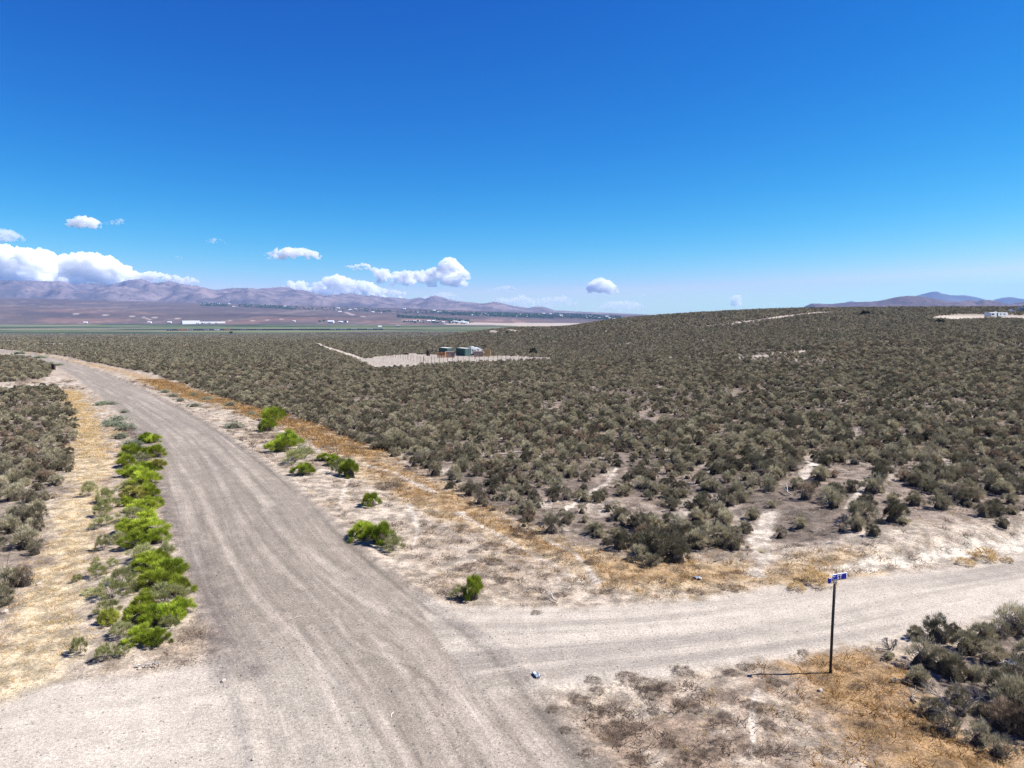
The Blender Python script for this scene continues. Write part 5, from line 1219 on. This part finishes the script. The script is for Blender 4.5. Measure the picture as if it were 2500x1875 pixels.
# ------------------------------------------------------------------ mountains
def range_mesh(name, sky_pts, Y0, Yc, Y1, cols, rows, px0, px1, mat, seed, nscale, namp, base):
    pxs = np.linspace(px0, px1, cols); ys = np.linspace(Y0, Y1, rows)
    sp = np.array(sky_pts, float); top = np.interp(pxs, sp[:, 0], sp[:, 1])
    Sx = (pxs - 1250) / FPX; X = Sx[:, None] * Yc + (Sx[:, None] * 0); X = np.repeat(X, rows, 1) * (ys[None, :] / Yc) ** .6; Y = np.repeat(ys[None, :], cols, 0)
    zt = CAM_H + (HOR - top) * Yc / FPX
    t = np.where(Y < Yc, (Y - Y0) / (Yc - Y0), 1 - (Y - Yc) / (Y1 - Yc)); prof = sstep(0, 1, t) * .65 + t * .35
    rid = 0; a = 1; tot = 0
    for o in range(6):
        rid = rid + a * (1 - np.abs(2 * vnoise(X / nscale * 2 ** o + 3 * o, Y / (nscale * 1.1) * 2 ** o, seed + o) - 1)); tot += a; a *= .52
    rid /= tot
    hh = (zt - base)[:, None]
    Z = base + hh * prof * (1 - namp) + hh * namp * rid * sstep(0, .35, t) * 1.35
    # match the skyline column by column
    pxv = 1250 + FPX * X / Y; bins = np.full(cols, -1e9)
    el = (Z - CAM_H) / Y; idx = np.clip(((pxv - px0) / (px1 - px0) * (cols - 1)).round().astype(int), 0, cols - 1)
    np.maximum.at(bins, idx.ravel(), el.ravel())
    tgt = (HOR - top) / FPX; fac = (tgt * Yc - (base - CAM_H)) / np.maximum(bins * Yc - (base - CAM_H), 1)
    kk = np.ones(7) / 7; fac = np.convolve(np.pad(fac, 8, mode='edge'), kk, 'same')[8:-8]
    Z = base + (Z - base) * fac[idx]
    Z = np.where(t <= .001, base - 5, Z)
    me = bpy.data.meshes.new(name); N = cols * rows; me.vertices.add(N); me.vertices.foreach_set('co', np.stack([X, Y, Z], -1).ravel())
    i = np.arange(cols - 1)[:, None]; j = np.arange(rows - 1)[None, :]; A = i * rows + j; F = np.stack([A, A + rows, A + rows + 1, A + 1], -1).reshape(-1, 4)
    me.loops.add(F.size); me.loops.foreach_set('vertex_index', F.ravel().astype(np.int32)); me.polygons.add(len(F)); me.polygons.foreach_set('loop_start', np.arange(0, F.size, 4, dtype=np.int32)); me.polygons.foreach_set('loop_total', np.full(len(F), 4, dtype=np.int32))
    me.update(calc_edges=True); me.polygons.foreach_set('use_smooth', np.ones(len(F), bool)); me.materials.append(mat); return put(name, me, kind='structure')
def rock_mat(name, a, b, c, sc, dots=None, dsc=.02):
    m, nt = new_mat(name); t = NT(nt); pos = t.n('NewGeometry').outputs['Position']
    n1 = t.noise(pos, sc, 6, .62); n2 = t.noise(pos, sc * 6, 4, .6); col = t.mix(t.ramp(n1, .35, .65), a, b); col = t.mix(t.ramp(n2, .55, .7), col, c)
    if dots:
        vo = t.n('TexVoronoi', i_Scale=dsc); t.set(vo.inputs['Vector'], pos); col = t.mix(t.math('MULTIPLY', t.ramp(vo.outputs['Distance'], .42, .3), t.ramp(n1, .38, .55)), col, dots)
    t.out(col, .95, n2, .4, 1 / sc * .02, 0, .1); return m
M_MTN = rock_mat('mountain_rock', (.088, .076, .08), (.205, .16, .155), (.04, .037, .042), .004)
M_HILL = rock_mat('brown_hill_rock', (.078, .060, .060), (.15, .10, .092), (.05, .042, .044), .004, (.02, .022, .018), .034)
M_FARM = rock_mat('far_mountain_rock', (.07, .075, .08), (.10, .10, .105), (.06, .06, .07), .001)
SKY1 = [(-420,690),(0,686),(100,686.5),(130,688.5),(158,686.5),(190,695),(230,692),(255,692.5),(272,697),(300,691),(320,685.5),(345,682.5),(358,683.5),(385,693),(400,690),(417,686.5),(440,691),(470,698),(487,698),(505,703),(530,709),(555,706),(575,703.5),(600,705),(613,703),(628,706.5),(655,704),(675,703),(692,701),(708,702),(730,708.5),(742,708),(765,714),(800,722.5),(814,719),(828,721),(836,717),(850,717.5),(862,716),(873,718),(895,722.5),(915,721),(940,726),(952,726),(965,726),(985,729),(1002,731),(1025,726.5),(1040,730),(1053,724),(1063,722),(1078,725.5),(1095,731),(1120,736),(1150,738),(1180,741.5),(1195,739),(1208,736.7),(1225,740),(1247,745.6),(1270,750),(1289,752),(1305,749),(1320,748),(1339,753),(1352,757.6),(1421,761),(1516,765),(1592,768.5),(1750,770)]
range_mesh('mountain_range', SKY1, 7000, 9700, 11600, 900, 130, -420, 1750, M_MTN, 5, 1300, .62, -20)
SKY1B = [(-420,712),(0,715),(70,717),(130,718.5),(150,721),(250,726),(420,731),(560,734),(700,738),(900,748),(1100,757),(1300,762),(1500,768),(1600,770)]
SKY2 = [(1900,768),(1954,752),(1972,742),(1992,741),(2010,742.5),(2030,742),(2052,739.5),(2085,738),(2133,736),(2158,731),(2185,725),(2212,722.5),(2239,724.5),(2262,727),(2280,730.5),(2307,736),(2334,737),(2356,733),(2377,736),(2396,732),(2421,734.6),(2442,740),(2452,743.5),(2475,739),(2500,736),(2600,732),(2800,742)]
range_mesh('brown_hills', SKY2, 4300, 6000, 7200, 420, 80, 1880, 2820, M_HILL, 15, 800, .5, -8)
SKY3 = [(2040,745),(2060,738),(2073,735.5),(2090,739),(2130,742),(2200,731),(2235,721),(2255,716),(2274,711.5),(2285,715),(2301,719.5),(2323,722),(2345,721),(2365,724),(2388,729),(2404,734),(2412,735),(2423,731),(2442,727),(2459,725.5),(2480,729.5),(2500,730.5),(2650,735)]
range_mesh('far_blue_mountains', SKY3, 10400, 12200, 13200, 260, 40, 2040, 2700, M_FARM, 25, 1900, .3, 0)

# ------------------------------------------------------------------ haze
hz = MB().box((0, 5300, 330), (25000, 17000, 800)).mesh('haze', None) if False else None
me = bpy.data.meshes.new('haze'); mb = MB().box((0, 5200, 255), (25200, 16700, 690)); me.from_pydata([tuple(v) for v in mb.V], [], mb.F)
mh, nt = new_mat('air_haze'); t = NT(nt); pv = t.n('VolumePrincipled'); pv.inputs['Color'].default_value = (.24, .46, .95, 1); pv.inputs['Density'].default_value = 4.4e-5; pv.inputs['Anisotropy'].default_value = .0
oo = t.n('OutputMaterial'); nt.links.new(pv.outputs[0], oo.inputs['Volume']); me.materials.append(mh); put('haze', me, kind='stuff')

# ------------------------------------------------------------------ clouds: real rounded bodies of scattering vapour, 30 km out
def cloud_mat(name, dens):
    m, nt = new_mat(name); t = NT(nt); v = t.n('VolumeScatter'); v.inputs['Color'].default_value = (1, 1, 1, 1); v.inputs['Density'].default_value = dens; v.inputs['Anisotropy'].default_value = .2
    o = t.n('OutputMaterial'); nt.links.new(v.outputs[0], o.inputs['Volume']); return m
CM = {'thick': cloud_mat('cloud_thick', .0075), 'thin': cloud_mat('cloud_thin', .0028), 'faint': cloud_mat('cloud_faint', .0016)}
def cloud(env, base, kind, label, seed, D=30000., group=None, vox=None):
    """env: [(pixel x, top pixel y)...]; base: pixel y of the flat underside"""
    g0 = np.random.default_rng(seed); e = np.array(env, float); k = D / FPX; bm = bmesh.new()
    x0, x1 = e[0, 0], e[-1, 0]; hmax = (base - e[:, 1]).max(); width = x1 - x0
    n = int(max(14, min(170, width * hmax / 14)))
    for i in range(n):
        px = g0.uniform(x0, x1); top = np.interp(px, e[:, 0], e[:, 1]); h = base - top
        if h < 1.0: continue
        r = min(h * .5, max(1.6, h * g0.uniform(.10, .30)), hmax * .26)
        r = max(r, min(1.3, h * .5)); cy = g0.uniform(top + r, base - r * .55) if g0.random() < .45 else top + r * g0.uniform(.95, 1.2)
        dy = g0.uniform(-1, 1) * min(width * .25, hmax * .9)
        ctr = Vector(((px - 1250) * k, D + dy * k, CAM_H + (HOR - cy) * k))
        bmesh.ops.create_icosphere(bm, subdivisions=2, radius=r * k, matrix=Matrix.Translation(ctr) @ Matrix.Diagonal((1.12, 1.1, .92, 1)))
    me = bpy.data.meshes.new('cloud'); bm.to_mesh(me); bm.free()
    o = bpy.data.objects.new('cloud', me); COL.objects.link(o); md = o.modifiers.new('r', 'REMESH'); md.mode = 'VOXEL'; md.voxel_size = (vox or max(.5, min(.95, width / 150))) * k
    bpy.context.view_layer.update(); m2 = bpy.data.meshes.new_from_object(o.evaluated_get(bpy.context.evaluated_depsgraph_get())); bpy.data.objects.remove(o)
    N = len(m2.vertices); co = np.zeros(N * 3); m2.vertices.foreach_get('co', co); co = co.reshape(-1, 3); no = np.zeros(N * 3); m2.vertices.foreach_get('normal', no); no = no.reshape(-1, 3)
    q = co / k; disp = 0
    for o_, (sc_, am_) in enumerate(((26, 3.6), (13, 2.6), (7, 1.6), (3.8, .9), (2.2, .45))):
        disp = disp + am_ * (.27 - np.abs(2 * vnoise(q[:, 0] / sc_ + q[:, 1] / sc_ * .7, q[:, 2] / sc_ + q[:, 1] / sc_ * .45, seed * 7 + o_) - 1))
    co = co + no * (disp * np.clip((base - np.interp(1250 + q[:, 0], e[:, 0], e[:, 1])) / 36, .22, min(1.5, max(.38, hmax / 36))) * 1.6 * k)[:, None]
    zb = CAM_H + (HOR - base) * k; fl = co[:, 2] < zb; co[fl, 2] = zb + (co[fl, 2] - zb) * .25
    c0 = co.mean(0); m2.vertices.foreach_set('co', (co - c0).ravel()); m2.update(); m2.materials.clear(); m2.materials.append(CM[kind])
    put('cloud', m2, tuple(c0), label=label, category='cloud', group=group)
cloud([(-60,640),(-20,612),(5,610),(30,606),(55,606),(66,597),(76,612),(92,603),(110,607),(130,618),(141,640),(146,668),(150,690)], 704, 'thick', 'tall white cumulus bank over the mountains at the left edge', 1, 30000)
cloud([(150,694),(157,668),(168,652),(185,640),(195,620),(215,617),(245,619),(270,626),(285,638),(307,643),(312,650),(320,672)], 700, 'thick', 'broad white cumulus right of the tallest cloud bank', 2, 31000)
cloud([(262,700),(290,678),(315,659),(345,663),(360,672),(372,664),(398,664),(420,676),(450,672),(480,682)], 702, 'thick', 'low white cloud spilling behind the left peaks', 3, 32000)
cloud([(186,550),(195,540),(215,532),(238,534),(256,543),(260,552)], 562, 'thick', 'small oval cloud high at the left', 4, 26000)
cloud([(273,550),(285,543),(305,541),(316,537)], 554, 'thin', 'wispy little cloud right of the oval one', 5, 26000)
cloud([(3,578),(20,563),(38,560),(50,570),(70,580)], 594, 'thin', 'soft puff near the left edge above the bank', 6, 26000)
cloud([(-30,530),(0,528),(14,537)], 545, 'thin', 'cloud scrap cut by the left edge', 7, 26000)
cloud([(512,592),(530,585),(548,585),(560,593)], 598, 'thin', 'thin flat cloud between the oval cloud and the long flat one', 8, 26000)
cloud([(438,630),(447,625),(456,632)], 636, 'thin', 'tiny puff above the left mountains', 9, 26000)
cloud([(655,624),(675,616),(690,609),(715,607),(730,609),(748,608),(768,612),(783,620),(785,634)], 636, 'thick', 'flat-bottomed white cloud above the middle mountains', 10, 28000)
cloud([(621,621),(632,616),(641,622)], 626, 'thin', 'tiny wisp left of the flat-bottomed cloud', 11, 28000)
cloud([(849,648),(868,649),(885,646),(893,642),(908,649),(912,657)], 661, 'thick', 'small cloud left of the swan-shaped one', 12, 28000)
cloud([(922,660),(937,653),(950,659),(965,658),(980,665),(1000,664),(1030,662),(1048,660),(1064,655),(1080,653),(1085,640),(1093,633),(1110,633),(1118,645),(1122,654),(1135,658),(1142,664)], 700, 'thick', 'swan-shaped white cloud with a raised head at its right', 13, 28000)
cloud([(705,712),(725,686),(740,686),(750,700),(775,690),(800,686),(818,674),(835,671),(852,676),(870,682),(905,686),(925,700),(950,706),(980,708),(990,726)], 735, 'thick', 'wide cumulus bank rising behind the middle mountains', 14, 33000)
cloud([(1015,728),(1040,720),(1055,722),(1075,712),(1100,714),(1130,722)], 740, 'faint', 'faint haze cloud behind the pointed peak', 15, 36000)
cloud([(1190,708),(1210,702),(1230,698),(1250,698),(1263,706)], 714, 'thin', 'faint pink cloud above the last peaks', 16, 36000)
cloud([(1200,735),(1215,722),(1240,726),(1275,720),(1300,728),(1340,724),(1375,722),(1410,732),(1420,745)], 754, 'faint', 'pale veil of cloud low over the town', 17, 38000)
cloud([(1434,705),(1440,690),(1450,681),(1470,679),(1484,684),(1495,694),(1507,703)], 718, 'thick', 'compact white cloud alone left of the hill', 18, 34000)
cloud([(1537,717),(1550,717),(1570,716),(1584,723)], 727, 'thin', 'thin flat cloud right of the compact one', 19, 34000)
cloud([(1460,750),(1480,735),(1520,732),(1555,736),(1575,748)], 760, 'faint', 'soft low cloud under the compact one', 20, 38000)
cloud([(1784,728),(1790,717),(1798,717),(1804,730),(1806,745)], 749, 'thin', 'small upright puff above the hill crest', 21, 38000)
cloud([(1860,745),(1875,738),(1890,739),(1897,748)], 752, 'faint', 'tiny faint cloud on the hill crest', 22, 38000)
